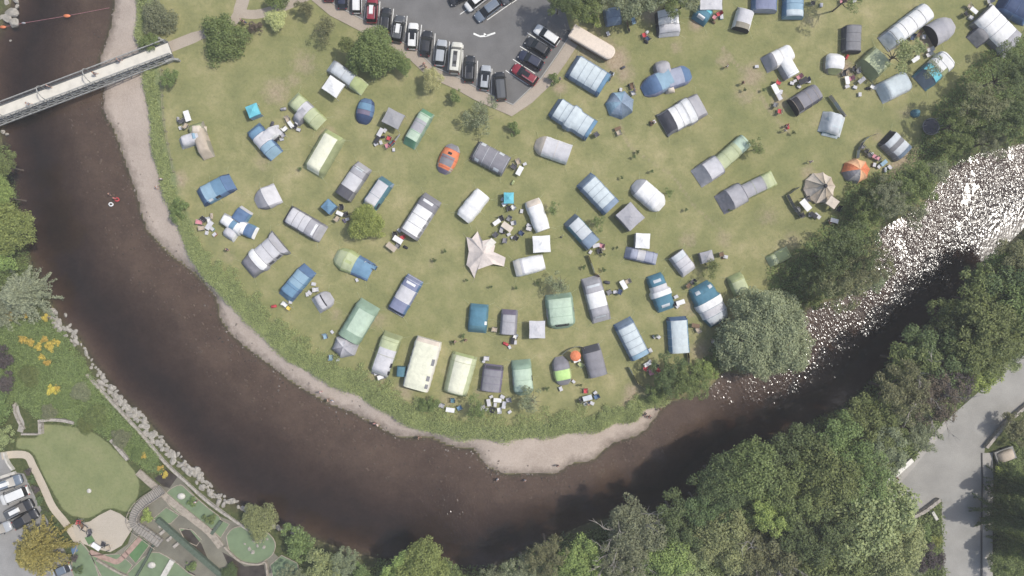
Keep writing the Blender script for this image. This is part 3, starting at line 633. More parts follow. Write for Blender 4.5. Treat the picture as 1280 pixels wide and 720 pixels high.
tent("teal blue tunnel tent with white bag on its roof edge", (599,380),(596,416),25,1.8,[(0,.22,'tealblue','teal'),(.22,.75,'tealblue','teal'),(.75,1,'teal','teal')], poles=(.22,.72), polec='tealblue', endc=('teal','teal'), wins=[(.58,.70,.16,.3,'white')])
tent("mauve grey tunnel tent with small lilac extension and red bag below", (637,387),(635,418),22,1.9,[(0,.2,'purplegrey','midgrey'),(.2,1,'lilac','greylilac',.3,.7)], poles=(.2,.5,.98), polec='greylilac', ends=SV, endc=('purplegrey','charcoal'))
gazebo("off white canopy with bowed edges right of the mauve grey tunnel tent", (671.5,412), 20, 22, 0, 'lilacwhite', 2.4, 2.1, poles='grey')
tent("large sage green tent with pale roof panel and white sign board", (698,367),(703,411),36,2.1,[(0,.14,'sage','sage'),(.14,.88,'palesage','sage',.24,.74),(.88,1,'sage','sage')], ends=('s','r'), poles=(.14,.4,.64,.88), polec='sage', endc=('sage',None), wins=[(.86,.93,.38,.62,'charcoal'),(.42,.56,.06,.16,'midgrey'),(.4,.7,.83,.94,'lilac')])
tent("white cotton tent below the white gazebo", (643,336),(680,327),23,2.1,[(0,.22,'warmwhite','white'),(.22,.3,'lilacwhite','white'),(.3,1,'white','white')], ends=V_, stn=[(0,.9,.5),(.1,.98,.85),(.25,1,1),(.75,.97,1),(1,.85,.8)], box=.7, endc=('warmwhite','white'))
gazebo("white square gazebo with bright roof between two white cotton tents", (677,305), 22, 21, -3, 'white', 2.5, 2.1, poles='silver')
tent("white cotton tent beside the pole with long shadow, above the white gazebo", (665,250),(679,288),22,2.1,[(0,.2,'palebeige','white'),(.2,1,'white','white')], ends=V_, stn=[(0,.9,.6),(.12,1,.9),(.3,1,1),(.5,.95,.97),(.7,1,1),(1,.85,.75)], box=.75, endc=('palebeige','white'))
gazebo("tiny turquoise shelter at the centre of the field", (636,247.5), 12.5, 14, 0, 'turquoise', 2.3, 1.8, 'tealblue', walls=(3,), wallc='tealblue')
# -- middle and east
tent("small tent with lime green middle and grey ends by the curved windbreak", (699,446),(706,482),23,1.7,[(0,.44,'greylilac','midgrey'),(.44,.8,'brightlime','lime'),(.8,1,'greylilac','grey')], ends=('r','r'), e=.3, poles=(.22,.44,.8), polec='greylilac')
tent("grey tunnel tent with darker top end beside the orange parasol", (738,432),(748,470),25,1.9,[(0,.2,'darkgrey','midgrey'),(.2,.75,'greylilac','greylilac'),(.75,1,'greylilac','midgrey')], ends=SV, e=.18, poles=(.2,.48,.75,.98), polec='midgrey', endc=('midgrey','greylilac'))
tent("blue tunnel tent with four white roof panels above the red chairs", (778,401),(801,446),26,2.1,[(0,.16,'bluegrey','blue'),(.16,.88,'paleblue','bluegrey',.24,.76),(.88,1,'skyblue','blue')], ends=SV, e=.12, poles=(.12,.33,.52,.7,.88), polec='slate', endc=('blue','midblue'))
tent("lilac grey tunnel tent with a white middle band by the leaning windbreak", (738,346),(753,402),26,2.0,[(0,.34,'lilac','greylilac'),(.34,.68,'white','grey',.18,.8),(.68,1,'lilac','greylilac')], poles=(.16,.34,.68,.86), polec='greylilac', endc=('lilac','lilac'), wins=[(.18,.23,.34,.66,'silver'),(.86,.9,.4,.65,'silver')])
tent("pale blue grey tent with dark rim and cluttered open front", (712,273),(742,306),22,1.9,[(0,.14,'slate','slate'),(.14,.7,'silver','teal',.22,.7),(.7,1,'bluegrey','slate')], ends=SV, poles=(.14,.42,.7), polec='slate', endc=('slate','charcoal'))
gazebo("white square awning standing over the pale violet tunnel tent", (803.5,301), 18, 19, 3, 'white', 2.3, 2.0, walls=(3,), wallc='lilac')  # lilac left wall stands in for the shadow on that side
tent("pale violet blue tunnel tent under the white awning", (782,315),(822,324),16,1.7,[(0,.35,'paleviolet','violetblue'),(.35,.6,'lilacwhite','paleviolet'),(.6,1,'paleviolet','violetblue')], poles=(.16,.35,.6,.84), polec='violetblue', endc=('paleviolet','paleviolet'))
tent("teal tent with two white bands and a stepped outline", (818,343),(834,388),25,2.0,[(0,.3,'tealblue','teal'),(.3,.46,'lilacwhite','white',.1,.8),(.46,.6,'white','lilacwhite',.05,.9),(.6,1,'tealblue','teal')], stn=[(0,.8,.12),(.1,.9,.8),(.3,.9,1),(.44,.9,1),(.45,1.12,1.08),(.6,1.12,1.08),(.61,1,1),(.86,1,.9),(1,.86,.14)], poles=(.3,.6), polec='teal', wins=[(.14,.22,.42,.6,'silver'),(.82,.9,.42,.6,'silver')])
tent("teal tent with three white bands beside the great willow", (874,356),(901,404),34,2.1,[(0,.4,'tealblue','teal'),(.4,.58,'white','lilacwhite',.06,.9),(.58,.76,'lilacwhite','white',.06,.86),(.76,.96,'silver','teal',.1,.8),(.96,1,'teal','teal')], stn=[(0,.8,.12),(.12,.95,.85),(.38,1,1),(.4,1.1,1.05),(.57,1.1,1.05),(.58,1,1.02),(.76,1,1),(.9,.85,.9),(1,.75,.2)], poles=(.2,.4,.58,.76), polec='teal', wins=[(.1,.18,.26,.4,'silver'),(.1,.18,.55,.68,'silver')])
tent("blue tunnel tent with one long pale roof panel near the willow", (847,396),(850,441),26,2.1,[(0,.1,'blue','navy'),(.1,.98,'paleblue','midblue',.26,.74),(.98,1,'paleblue','blue')], ends=SV, e=.1, poles=(.1,.35,.58,.8,.98), polec='silver', endc=('blue','skyblue'))
tent("small lilac white tent with striped awning beside the tiny pyramid tent", (845,317),(863,341),22,1.8,[(0,.3,'silver','grey'),(.3,1,'lilacwhite','lilac')], ends=VS, poles=(0.01,.3,.6), polec='greylilac', endc=('greylilac','lilac'))
gazebo("tiny grey pyramid shelter partly under a small tree", (884,321), 16, 14, -15, 'lilac', 2.2, 1.6, walls=(0,1,2,3), wallc='midgrey')
tent("pale lime tent almost touching the great willow's crown", (918,343),(929,368),21,1.8,[(0,.3,'lime','olive'),(.3,1,'palelime','lime')], poles=(.3,), polec='olive', endc=('lime','palelime'), wins=[(.18,.26,.3,.6,'olive')])
gazebo("lilac grey tent shaped canopy between the striped blue tent and the white tent", (788,270.5), 27, 25, 48, 'lilac', 2.4, 1.9, walls=(0,1,2,3), wallc='greylilac', valance='lilac')
tent("rounded white tent with cluttered side behind the lilac grey canopy", (793,228),(829,259),26,2.0,[(0,.2,'lilacwhite','grey'),(.2,1,'white','white')], ends=('r','r'), e=.2, poles=(.2,.6), polec='lilacwhite')
tent("blue tunnel tent with four white roof panels touching the lilac grey canopy", (730,223),(765,260),27,2.1,[(0,.16,'bluegrey','blue'),(.16,.86,'paleblue','bluegrey',.24,.74),(.86,1,'bluegrey','blue')], ends=SV, e=.12, poles=(.12,.33,.5,.68,.86), polec='slate', endc=('blue','charcoal'))
tent("blue tunnel tent with four white roof panels beside the long cream trailer", (714,80),(756,106),33,2.1,[(0,.12,'bluegrey','blue'),(.12,.9,'paleblue','bluegrey',.26,.8),(.9,1,'midblue','blue')], ends=SV, e=.1, poles=(.1,.34,.54,.74,.9), polec='slate', endc=('blue','midblue'))
tent("blue tunnel tent with five white roof panels and a raised middle band", (692,132),(740,163),29,2.1,[(0,.1,'bluegrey','blue'),(.1,.92,'paleblue','bluegrey',.24,.8),(.92,1,'midblue','blue')], stn=[(0,.85,.12),(.1,1,1),(.4,1,1),(.41,1.16,1.1),(.56,1.16,1.1),(.57,1,1),(1,1,1)], poles=(.1,.26,.41,.57,.74,.92), polec='slate', endc=('blue','midblue'))
gore_dome("blue six sided dome tent with one cream corner", (775.5,130), 18.5, 2.0, ['bluegrey','skyblue','bluegrey','skyblue','bluegrey','slate','bluegrey'], .98, .35)
tent("off white tent with a rounded yellowish end right of the dark table", (669,178),(712,193),26,2.0,[(0,.25,'palebeige','palebeige'),(.25,1,'lilacwhite','white')], ends=('r','v'), e=.25, poles=(.25,.6), polec='palebeige', endc=(None,'lilacwhite'))
multi("violet blue tent of three domes with a lilac porch", (834,98), [
  ((838,96),(804,113),27,2.0,[(0,.45,'skyblue','bluegrey'),(.45,1,'blue','violetblue')],('v','r'),dict(e=.4)), ((834,100),(865,90),25,1.9,[(0,.6,'paleviolet','violetblue'),(.6,1,'blue','violetblue')],('v','r'),dict(e=.35)),
  ((832,97),(825,75),21,1.9,[(0,1,'lilac','greylilac')],('v','r'),dict(e=.3)), ((832,112),(844,110),10,1.3,[(0,1,'palebeige',None)],SS)])
tent("grey and white tunnel tent ringed with guy ropes above the grey lime tents", (829,156),(880,128),32,2.2,[(0,.22,'darkgrey','midgrey'),(.22,.7,'white','lilac',.2,.84),(.7,1,'lilac','greylilac')], stn=[(0,1.05,.3),(.1,.95,.85),(.22,1,1),(.52,1,1),(.53,1.1,1.05),(.7,1.1,1.05),(.71,1,1),(.9,1,.8),(1,.95,.12)], poles=(.22,.38,.53,.7), polec='midgrey', endc=('midgrey','greylilac'))
multi("lime tunnel tent with a square lilac front, upper of two alike", (905,202), [
  ((872,223),(899,205),27,2.2,[(0,.4,'lilac','lilac'),(.4,1,'lilacwhite','lilac')],('s','v'),dict(e=.4,poles=(.98,),polec='grey',box=.8)), ((897,207),(932,176),21,1.9,[(0,.7,'palelime','olive',.15,.8),(.7,1,'palesage','olive',.15,.8)],('v','v'),dict(poles=(.3,.6,.95),polec='lime',box=.85))])
multi("lime tunnel tent with grey roof patch and lilac front, lower of two alike", (935,240), [
  ((901,256),(929,240),28,2.2,[(0,.4,'greylilac','greylilac'),(.4,1,'lilac','lilac')],('s','v'),dict(e=.4,poles=(.98,),polec='charcoal',box=.8)), ((929,241),(970,221),21,1.9,[(0,.62,'lilac','olive',.15,.78),(.62,1,'palelime','lime')],('v','s'),dict(poles=(.3,.6,.9),polec='lime',box=.85))])
multi("white tent with two roofs and stacked belongings at its lower end", (979,77), [
  ((957,80),(994,62),22,2.1,[(0,.25,'lilac','grey'),(.25,1,'white','warmwhite')],('s','r'),dict(poles=(.25,.5),polec='palebeige',e=.2)), ((978,72),(991,95),19,2.0,[(0,1,'white','lilac')],('v','v'),dict(poles=(.9,),polec='lilac'))])
tent("dark grey ribbed tunnel tent with pale pole lines", (992,134),(1026,112),24,2.0,[(0,.2,'charcoal','midgrey'),(.2,1,'greylilac','darkgrey',.1,.7)], ends=('v','r'), e=.12, poles=(0.01,.2,.5,.75,.95), polec='beige', endc=('charcoal',None))
tent("small half white dome tent with shaded olive side", (1045,65),(1043,92),25,1.9,[(0,.8,'white','darkbeige',.2,.9),(.8,1,'olive','darkbeige')], ends=('r','r'), e=.3)  # darkbeige flanks put the white dome's shaded side into the colour
tent("dark grey square tent under the tree shadows near the half white dome", (1066,33),(1065,65),23,1.9,[(0,1,'midgrey','darkgrey')], ends=V_, poles=(.02,.3,.65,.98), polec='darkgrey', endc=('darkgrey','darkgrey'))
tent("sage green tent with dark olive rim and a pale roof square", (1082,90),(1107,66),33,2.0,[(0,.2,'olive','olive'),(.2,.8,'palelime','olive',.26,.74),(.8,1,'olive','olive')], ends=SS, e=.2, endc=('olive','olive'))
tent("silvery blue tent with creased roof below the sage green tent", (1101,117),(1133,101),27,2.0,[(0,1,'paleblue','silver')], ends=SV, e=.2, poles=(.2,.98), polec='silver', endc=('silver','lilacwhite'))
tent("white tunnel tent with curved dark poles under the thin tree", (1107,54),(1159,14),25,2.1,[(0,.3,'silver','grey'),(.3,1,'white','silver')], ends=SV, e=.15, poles=(.15,.4,.62,.82), polec='charcoal', endc=('silver','white'))
tent("lilac grey half dome shelter with a dark open mouth", (1165,44),(1196,26),31,2.2,[(0,1,'lilac','lilac')], ends=('v','r'), e=.5, box=.95, poles=(.01,), polec='grey', endc=('charcoal',None), g=False, name="shelter_tent")  # charcoal end panel stands in for the dark inside the open mouth
tent("teal and white tunnel tent with rounded white end under leaf shade", (1152,103),(1191,68),28,2.0,[(0,.2,'slate','teal'),(.2,.42,'turquoise','teal'),(.42,.62,'white','olive',.06,.6),(.62,1,'white','silver')], ends=('s','r'), e=.2, poles=(.2,.42,.62,.8), polec='slate', endc=('slate',None))
tent("large grey and white tunnel tent in the top right corner of the field", (1228,17),(1270,60),35,2.2,[(0,.72,'white','midgrey',.26,.86),(.72,1,'lilac','lilac')], ends=VS, e=.14, poles=(.01,.24,.46,.72), polec='midgrey', endc=('midgrey','lilac'),
  annex=[(.3,-1,30,22,1.6,[(0,1,'midgrey','darkgrey')],VS)])
tent("navy blue tent cut by the photo's upper right corner", (1252,-2),(1290,18),30,2.0,[(0,1,'navy','blue')], poles=(.16,.5,.84), polec='blue', endc=('navy','navy'))
multi("silvery white tent with a teal skirt left of the arc windbreak", (1042,156), [
  ((1028,150),(1056,158),28,2.0,[(0,1,'silver','teal',.12,.9)],('s','s'),dict(e=.3)), ((1039,170),(1046,140),22,1.95,[(0,1,'paleblue','teal',.1,.9)],('s','s'),dict(e=.3))])
tent("grey striped lean to shelter beside the bare earth patch", (1108,170),(1131,192),26,1.9,[(0,.15,'charcoal','darkgrey'),(.15,.4,'silver','grey'),(.4,.6,'midgrey','grey'),(.6,.85,'silver','grey'),(.85,1,'slate','grey')], ends=('s','v'), poles=(.15,.4,.6,.85), polec='silver', endc=('charcoal','slate'))
gore_dome("orange topped dome tent with grey side panels", (1071.5,213), 17.5, 2.0, ['orange','peach','peach','orange','greylilac','grey','peach','orange'], .92, .1)
# bell tent
bt = gore_dome("beige ten sided bell tent with a dark roof vent", (1026.5,234), 19.5, 3.2, ['beige','palebeige']*5, 1.0, .1, cone=True, name="bell_tent", trim='darkbeige')
MB().lathe((0,0,3.0), [(.34,0),(.34,.12),(.25,.3),(.03,.36)], 12).build("vent_cap", fab('charcoal'), bt)
gazebo("small beige sheet awning leaning against the bell tent", (1041,253), 13, 12, 36, 'palebeige', 2.1, 1.95, name="awning", cat="awning")
tent("little lime green tent standing alone by the riverside trees", (961,328),(988,314),16,1.3,[(0,.35,'palelime','lime'),(.35,1,'lime','palelime')], poles=(.16,.35,.84), polec='olive', endc=('lime','lime'))
# -- top edge
tent("grey blue tent half under the tree left of the car park corner trees", (764,8),(768,30),22,1.9,[(0,1,'bluegrey','slate')], poles=(.3,.7), polec='slate', endc=('slate','slate'))
tent("black and white tunnel tent below the trees on the top edge", (834,14),(837,44),30,2.0,[(0,.6,'white','charcoal',.2,.8),(.6,1,'lilacwhite','darkgrey',.1,.8)], ends=VS, poles=(.3,.6,.9), polec='charcoal', endc=('white','grey'))
tent("teal tent beside the white sheet roof on the top edge", (873,26),(885,8),21,1.9,[(0,.6,'tealblue','teal'),(.6,1,'turquoise','teal')], poles=(.3,.6), polec='teal', endc=('teal','teal'), wins=[(.1,.25,.4,.6,'white')])
gazebo("white sheet shelter above the teal tent on the top edge", (889,5), 28, 14, 0, 'lilacwhite', 2.4, 2.1)
tent("small lilac white tent with a dark open lower end between two blue tents", (934,9),(926,37),22,1.9,[(0,.2,'white','lilac'),(.2,.75,'lilacwhite','white'),(.75,1,'darkbeige','white')], ends=('s','v'), poles=(.2,.75), polec='white', endc=('white','charcoal'))  # lower end is open; its inner shade is drawn as a charcoal panel
tent("violet blue tunnel tent cut by the photo's top edge", (957,-22),(956,14),32,2.0,[(0,1,'violetblue','blue')], ends=SV, poles=(.3,.6,.98), polec='paleviolet', endc=('blue','paleviolet'))
tent("sky blue tunnel tent right of the violet blue one on the top edge", (993,-18),(992,22),26,2.0,[(0,.8,'skyblue','midblue'),(.8,1,'paleblue','midblue')], ends=SV, poles=(.3,.6,.98), polec='blue', endc=('blue','skyblue'))
tent("small dark teal tent in the shade by the riverside trees", (1140,141),(1152,141),11,1.1,[(0,1,'teal','teal')], dome=True, g=False)

# stretched star shaped canopy in the middle of the field
def star_tent():
    c = W(604, 318, 1.4); root = thing("star_canopy", "pinkish white stretched star canopy with pointed corners", "canopy", (c[0], c[1], 0), 0, "gazebos and canopies among the tents")
    pts = [(583,296,.3),(590,298,1.2),(597,289,.5),(603,301,1.8),(612,299,1.9),(619,307,1.6),(617,315,1.9),(624,318,1.6),(632,322,1.2),(630,333,.5),(617,330,1.5),(605,334,1.4),(597,337,1.2),(593,348,.2),(587,335,1.1),(583,331,.6),(586,314,1.4)]
    q = [(W(x, y, z)[0]-c[0], W(x, y, z)[1]-c[1], z) for x, y, z in pts]; n = len(q); ctr = (0.1, 0.2, 2.7); vs = []; fs = []; m_ = 6
    for i in range(m_):
        u = i/m_
        for p in q: 
            vs.append((p[0]*(1-u)+ctr[0]*u, p[1]*(1-u)+ctr[1]*u, p[2]*(1-u)+ctr[2]*u-0.16*math.sin(math.pi*u)))
    vs.append(ctr)
    for i in range(m_-1):
        for k in range(n): fs.append((i*n+k, (i+1)*n+k, (i+1)*n+(k+1) % n, i*n+(k+1) % n))
    for k in range(n): fs.append(((m_-1)*n+k, m_*n, (m_-1)*n+(k+1) % n))
    MB().add(vs, fs).build("canopy", fab('shell'), root)
    MB().tube([(ctr[0], ctr[1], 0), ctr], .05, 6).build("centre_pole", fab('brown'), root)
    x0, y0 = W(612, 306, 2.1); x0 -= c[0]; y0 -= c[1]
    MB().box((x0, y0, 2.08), (2.2, 1.15, .03), math.radians(48)).build("patch", fab('warmwhite'), root)
    for k in (0, 2, 9, 13, 15):
        p = q[k]; d = Vector((p[0], p[1], 0)).normalized(); MB().tube([p, (p[0]+d.x*.9, p[1]+d.y*.9, 0)], .015, 4).build("guy_rope", fab('beige'), root)
star_tent()
# ---------------------------------------------------------------- vehicles
def paint(name, col, metal=0.0):
    return solid("paint_"+name, col, 0.38, 0.05, 0.6, metal*0.0, 0, coat=0.5)
PAINT = {k: paint(k, c) for k, c in dict(black=(.018,.019,.022), grey=(.07,.075,.08), silver=(.34,.36,.38), white=(.66,.66,.64), red=(.22,.018,.03), darkred=(.12,.02,.03), blue=(.045,.07,.12), steel=(.13,.16,.20), cream=(.58,.57,.50), darkblue=(.02,.025,.05)).items()}
M_glass = solid("car_glass", (.012,.014,.017), 0.12, 0.0); M_tyre = solid("tyre_rubber", (.02,.02,.02), 0.9); M_rim = solid("wheel_alloy", (.35,.35,.36), 0.4)
M_lamp = solid("lamp_glass", (.6,.6,.6), 0.2); M_tail = solid("tail_lamp_glass", (.35,.02,.02), 0.3); M_trim = solid("black_trim", (.02,.02,.02), 0.6)
def loft(secs, close_ends=True):
    """secs: list of rings (equal length)"""
    m = MB(); n = len(secs[0]); vs = [p for s_ in secs for p in s_]
    fs = [(i*n+k, i*n+(k+1) % n, (i+1)*n+(k+1) % n, (i+1)*n+k) for i in range(len(secs)-1) for k in range(n)]
    if close_ends: fs += [tuple(range(n-1, -1, -1)), tuple((len(secs)-1)*n+k for k in range(n))]
    return m.add(vs, fs)
def make_car(kind):
    """front towards +x"""
    root = bpy.data.objects.new("parked_car", None); COL.objects.link(root)
    L, Wd, Hh = dict(hatch=(4.2,1.78,1.48), estate=(4.7,1.82,1.48), suv=(4.5,1.86,1.68), van=(4.95,1.95,2.0), camper=(5.3,2.0,2.45))[kind]
    zb = 0.32; belt = {'van': 1.1, 'camper': 1.15, 'suv': 1.0}.get(kind, .88); hood = belt-.08 if kind not in ('van', 'camper') else belt-.02
    xs_ = [-.5,-.485,-.44,-.3,0,.28,.40,.46,.49,.5]
    wsc = [.72,.86,.95,1,1,1,.96,.88,.76,.62]; zt = [belt-.2,belt-.04,belt,belt,belt,belt-.02,hood-.04,hood-.12,hood-.22,hood-.34]
    secs = []
    for x, k, zz in zip(xs_, wsc, zt):
        hw = Wd/2*k; r = .1
        secs.append([(x*L, -hw*.93, zb), (x*L, -hw, zb+.2), (x*L, -hw, zz-.16), (x*L, -hw+.07, zz-.02), (x*L, -hw*.5, zz+.02), (x*L, hw*.5, zz+.02), (x*L, hw-.07, zz-.02), (x*L, hw, zz-.16), (x*L, hw, zb+.2), (x*L, hw*.93, zb)])
    loft(secs).build("body", PAINT['silver'], root, True)
    if kind in ('van', 'camper'): g = [(-.485,.9), (-.465,1), (.18,1), (.33,.0)]
    elif kind == 'hatch': g = [(-.47,.0), (-.36,.92), (.06,1), (.24,0)]
    else: g = [(-.485,.0), (-.42,.92), (.06,1), (.25,0)]
    rx0, rx1 = g[1][0]*L, g[2][0]*L; bx0, bx1 = g[0][0]*L, g[3][0]*L; hw0 = Wd/2*.93; hw1 = Wd/2*.76
    def q(*p): return MB().add(p, [(0, 1, 2, 3)])
    zr = Hh-.03
    q((bx1, -hw0*.9, belt), (bx1, hw0*.9, belt), (rx1, hw1*.96, zr-.02), (rx1, -hw1*.96, zr-.02)).build("windscreen", M_glass, root)
    q((bx0, hw0*.9, belt), (bx0, -hw0*.9, belt), (rx0, -hw1*.96, zr-.02), (rx0, hw1*.96, zr-.02)).build("rear_window", M_glass, root)
    for s_ in (-1, 1):
        q((bx0, s_*hw0, belt-.01), (bx1, s_*hw0, belt-.01), (rx1, s_*hw1, zr-.03), (rx0, s_*hw1, zr-.03)).build("side_window", M_glass if kind != 'camper' else PAINT['silver'], root)
    rsec = []
    for i, k in enumerate((0, .06, .3, .7, .94, 1)):
        x = rx0+(rx1-rx0)*k; dz = -.05 if i in (0, 5) else 0; hw = hw1*(1 if i not in (0, 5) else .96)
        rsec.append([(x, -hw, zr-.06+dz), (x, -hw*.86, zr+.01+dz), (x, 0, zr+.04+dz), (x, hw*.86, zr+.01+dz), (x, hw, zr-.06+dz), (x, 0, zr-.08+dz)])
    loft(rsec).build("roof", PAINT['silver'], root, False)
    if kind in ('estate', 'suv'):
        for s_ in (-1, 1): MB().tube([(rx0+.15, s_*hw1*.9, zr+.02), (rx0+.3, s_*hw1*.9, zr+.09), (rx1-.3, s_*hw1*.9, zr+.09), (rx1-.12, s_*hw1*.9, zr+.02)], .025, 5).build("roof_rail", M_rim, root)
    for x in (-.31*L, .30*L):
        for s_ in (-1, 1):
            wh = MB(); wh.tube([(x, s_*(Wd/2-.2), .32), (x, s_*(Wd/2-.0), .32)], .32, 16); wo = wh.build("wheel", M_tyre, root)
            MB().tube([(x, s_*(Wd/2-.02), .32), (x, s_*(Wd/2+.012), .32)], .2, 12).build("rim", M_rim, wo)
    for s_ in (-1, 1):
        MB().box((L*.455, s_*Wd*.33, hood-.17), (.16, .24, .1), s_*-.35).build("headlight", M_lamp, root)
        MB().box((-L*.492, s_*Wd*.38, belt-.2), (.08, .2, .3)).build("tail_light", M_tail, root)
        MB().box((bx1-.28, s_*(Wd/2+.08), belt+.05), (.14, .2, .13)).build("mirror", M_trim, root)
    return root
CARS = {}
def place_car(kind, front, back, col, label, roofcol=None, extra=None):
    """front / back: seen ends in photo pixels"""
    zc = .7; a, b_ = Vector(W(*back, zc)), Vector(W(*front, zc)); d = b_-a
    if kind not in CARS: CARS[kind] = make_car(kind); o = CARS[kind]; first = True
    else: o = copy_tree(CARS[kind])
    L0 = dict(hatch=4.2, estate=4.7, suv=4.5, van=4.95, camper=5.3)[kind]
    c = (a+b_)/2; o.location = (c.x, c.y, .03); o.rotation_euler = (0, 0, math.atan2(d.y, d.x)); k = d.length/L0; k = max(.88, min(1.12, k)); o.scale = (k, .5+.5*k, .5+.5*k)
    tag(o, label, "van" if kind in ('van', 'camper') else "car", "vehicles in the car parks")
    recolor(o, {"body": PAINT[col], "roof": PAINT[roofcol or col]})
    if kind == 'camper': recolor(o, {"side_window": PAINT[col]})
    if extra == 'sunroof':
        MB().box((-.1, 0, 1.475 if kind == 'estate' else 1.475), (1.5, .82, .03)).build("sunroof", M_glass, o)
    if extra == 'box':
        MB().box((-.3, 0, 1.66), (1.7, .75, .3), 0, .85).build("roof_box", PAINT['white'], o)
    if extra == 'rack':
        for x in (-.9, 0, .8): MB().box((x, 0, 1.76), (.06, 1.3, .05)).build("roof_bar", M_rim, o)
    if extra == 'vent':
        for x, y in ((-1.2, 0), (.3, 0)): MB().box((x, y, 2.5), (.5, .5, .09)).build("roof_vent", M_trim, o)
        MB().box((-.6, .0, 2.475), (2.6, .7, .03)).build("solar_panel", solid("solar_panel_dark", (.12,.12,.12), .4), o)
    return o
# cars parked nose down along the footpath, then the rest
place_car('hatch', (411,-26),(411,2), 'darkred', "dark red car tail cut by the top edge, leftmost in the car park")
place_car('hatch', (428,-18),(428,11), 'darkblue', "dark blue car at the top edge, second from the left of the row")
place_car('estate', (446,-14),(446,17), 'white', "white car at the top edge between a dark blue and a red car")
place_car('suv', (466,-4),(464.5,29), 'red', "red car with white roof box in the upper car park", extra='box')
place_car('estate', (483,9),(481,41), 'black', "black estate car right beside the red one with the roof box")
place_car('suv', (501,19),(496,53), 'grey', "dark grey car with roof bars, between the black estate and the white saloon", extra='rack')
place_car('estate', (517,28),(515,62), 'white', "white car with a black glass sunroof in the upper car park", extra='sunroof')
place_car('hatch', (535,38),(531,70), 'black', "black car right of the white car with the sunroof")
place_car('hatch', (553,49),(549,83), 'silver', "silver saloon car left of the cream camper van", roofcol='silver')
place_car('camper', (572,53),(568,93), 'cream', "cream camper van with a long roof panel", extra='vent')
place_car('estate', (588,69),(586,103), 'black', "black estate car right of the cream camper van", extra='sunroof')
place_car('estate', (608,81),(605,113), 'silver', "silver grey estate with dark sunroof, lower end of the row", roofcol='silver', extra='sunroof')
place_car('van', (624,90),(627,126), 'black', "long black van at the lower corner of the car park", roofcol='grey')
place_car('estate', (669,34),(698,54), 'white', "white car with a small dark sunroof, topmost in the right-hand row")
place_car('hatch', (657,49),(687,68), 'black', "shiny black car below the white one in the right-hand row")
place_car('hatch', (648,66),(679,84), 'darkblue', "very dark blue car between the black and the red car")
place_car('estate', (641,83),(671,103), 'red', "red car with a dark sunroof, lowest in the right-hand row", extra='sunroof')
place_car('hatch', (562,3),(586,-9), 'black', "black car mostly cut by the top edge left of the white van")
place_car('van', (583,11),(609,-9), 'white', "white van in the middle bays at the top edge")
place_car('estate', (595,24),(624,2), 'steel', "blue grey car in the middle bays, beside the white van")
place_car('hatch', (627,2),(652,-14), 'grey', "grey car in the middle bays, barely inside the top edge")
# lower left
place_car('suv', (27,598),(-4,609), 'steel', "grey blue car, topmost in the lower left parking area")
place_car('van', (2,626),(36,612), 'white', "white van with dark windscreen in the lower left parking area")
place_car('suv', (41,628),(8,645), 'black', "black car just below the white van", roofcol='grey')
place_car('hatch', (47,640),(17,658), 'black', "black car half hidden by the yellow green conifer")
place_car('suv', (14,656),(-15,668), 'silver', "silver car at the left edge by the yellow green conifer")
place_car('hatch', (62,719),(88,708), 'silver', "silver car at the bottom edge below the yellow green conifer", roofcol='steel')

# long cream trailer
cx, cy = W(741, 53, 1.8); tr_ = thing("show_trailer", "long cream trailer with rounded end beside the car park", "trailer", (cx, cy, 0), -math.radians(30.5))
def rr(L, B, r0, r1, z): 
    pts = []
    for x, s_, r in ((-L/2, -1, r0), (L/2, 1, r1)):
        for yy, t0 in (((-B/2), 0), ((B/2), 1)): pass
    n = 5
    def arc(cx, cy, r, a0, a1): return [(cx+r*math.cos(math.radians(a0+(a1-a0)*i/n)), cy+r*math.sin(math.radians(a0+(a1-a0)*i/n)), z) for i in range(n+1)]
    return arc(L/2-r1, B/2-r1, r1, 0, 90) + arc(-L/2+r0, B/2-r0, r0, 90, 180) + arc(-L/2+r0, -B/2+r0, r0, 180, 270) + arc(L/2-r1, -B/2+r1, r1, 270, 360)
loft([rr(8.3, 2.3, .1, 1.05, .7), rr(8.3, 2.3, .1, 1.05, 1.6)]).build("body", solid("cream_panel", (.55,.47,.38), .6), tr_)
loft([rr(8.5, 2.45, .1, 1.1, 1.6), rr(8.5, 2.45, .1, 1.1, 1.72), rr(8.1, 2.1, .1, .95, 1.86)]).build("roof", solid("cream_roof", (.62,.53,.44), .55, .08), tr_)
for s_ in (-1, 1):
    for x in (-1.0, .1): MB().tube([(x, s_*.85, .38), (x, s_*1.1, .38)], .38, 14).build("wheel", M_tyre, tr_)
    MB().box((0, s_*1.2, .62), (7.2, .1, .5)).build("side_skirt", fab('brown'), tr_)
MB().tube([(-4.1, 0, .6), (-5.2, 0, .5)], .06, 6).build("drawbar", M_trim, tr_)

# covered trailer by the road
cx, cy = W(1257, 569, .8); ct = thing("covered_trailer", "grey trailer under a pale domed cover beside the road wall", "trailer", (cx, cy, 0), math.radians(20))
MB().box((0, 0, .55), (3.4, 2.2, .5)).build("body", solid("trailer_grey", (.16,.16,.15), .6), ct)
tunnel(ct, 2.9, dome_stn(1.9, .9, 8, .7), [(0,1,'beige',None)], lift=.8)
for s_ in (-1, 1): MB().tube([(0, s_*1.0, .32), (0, s_*1.2, .32)], .32, 12).build("wheel", M_tyre, ct)

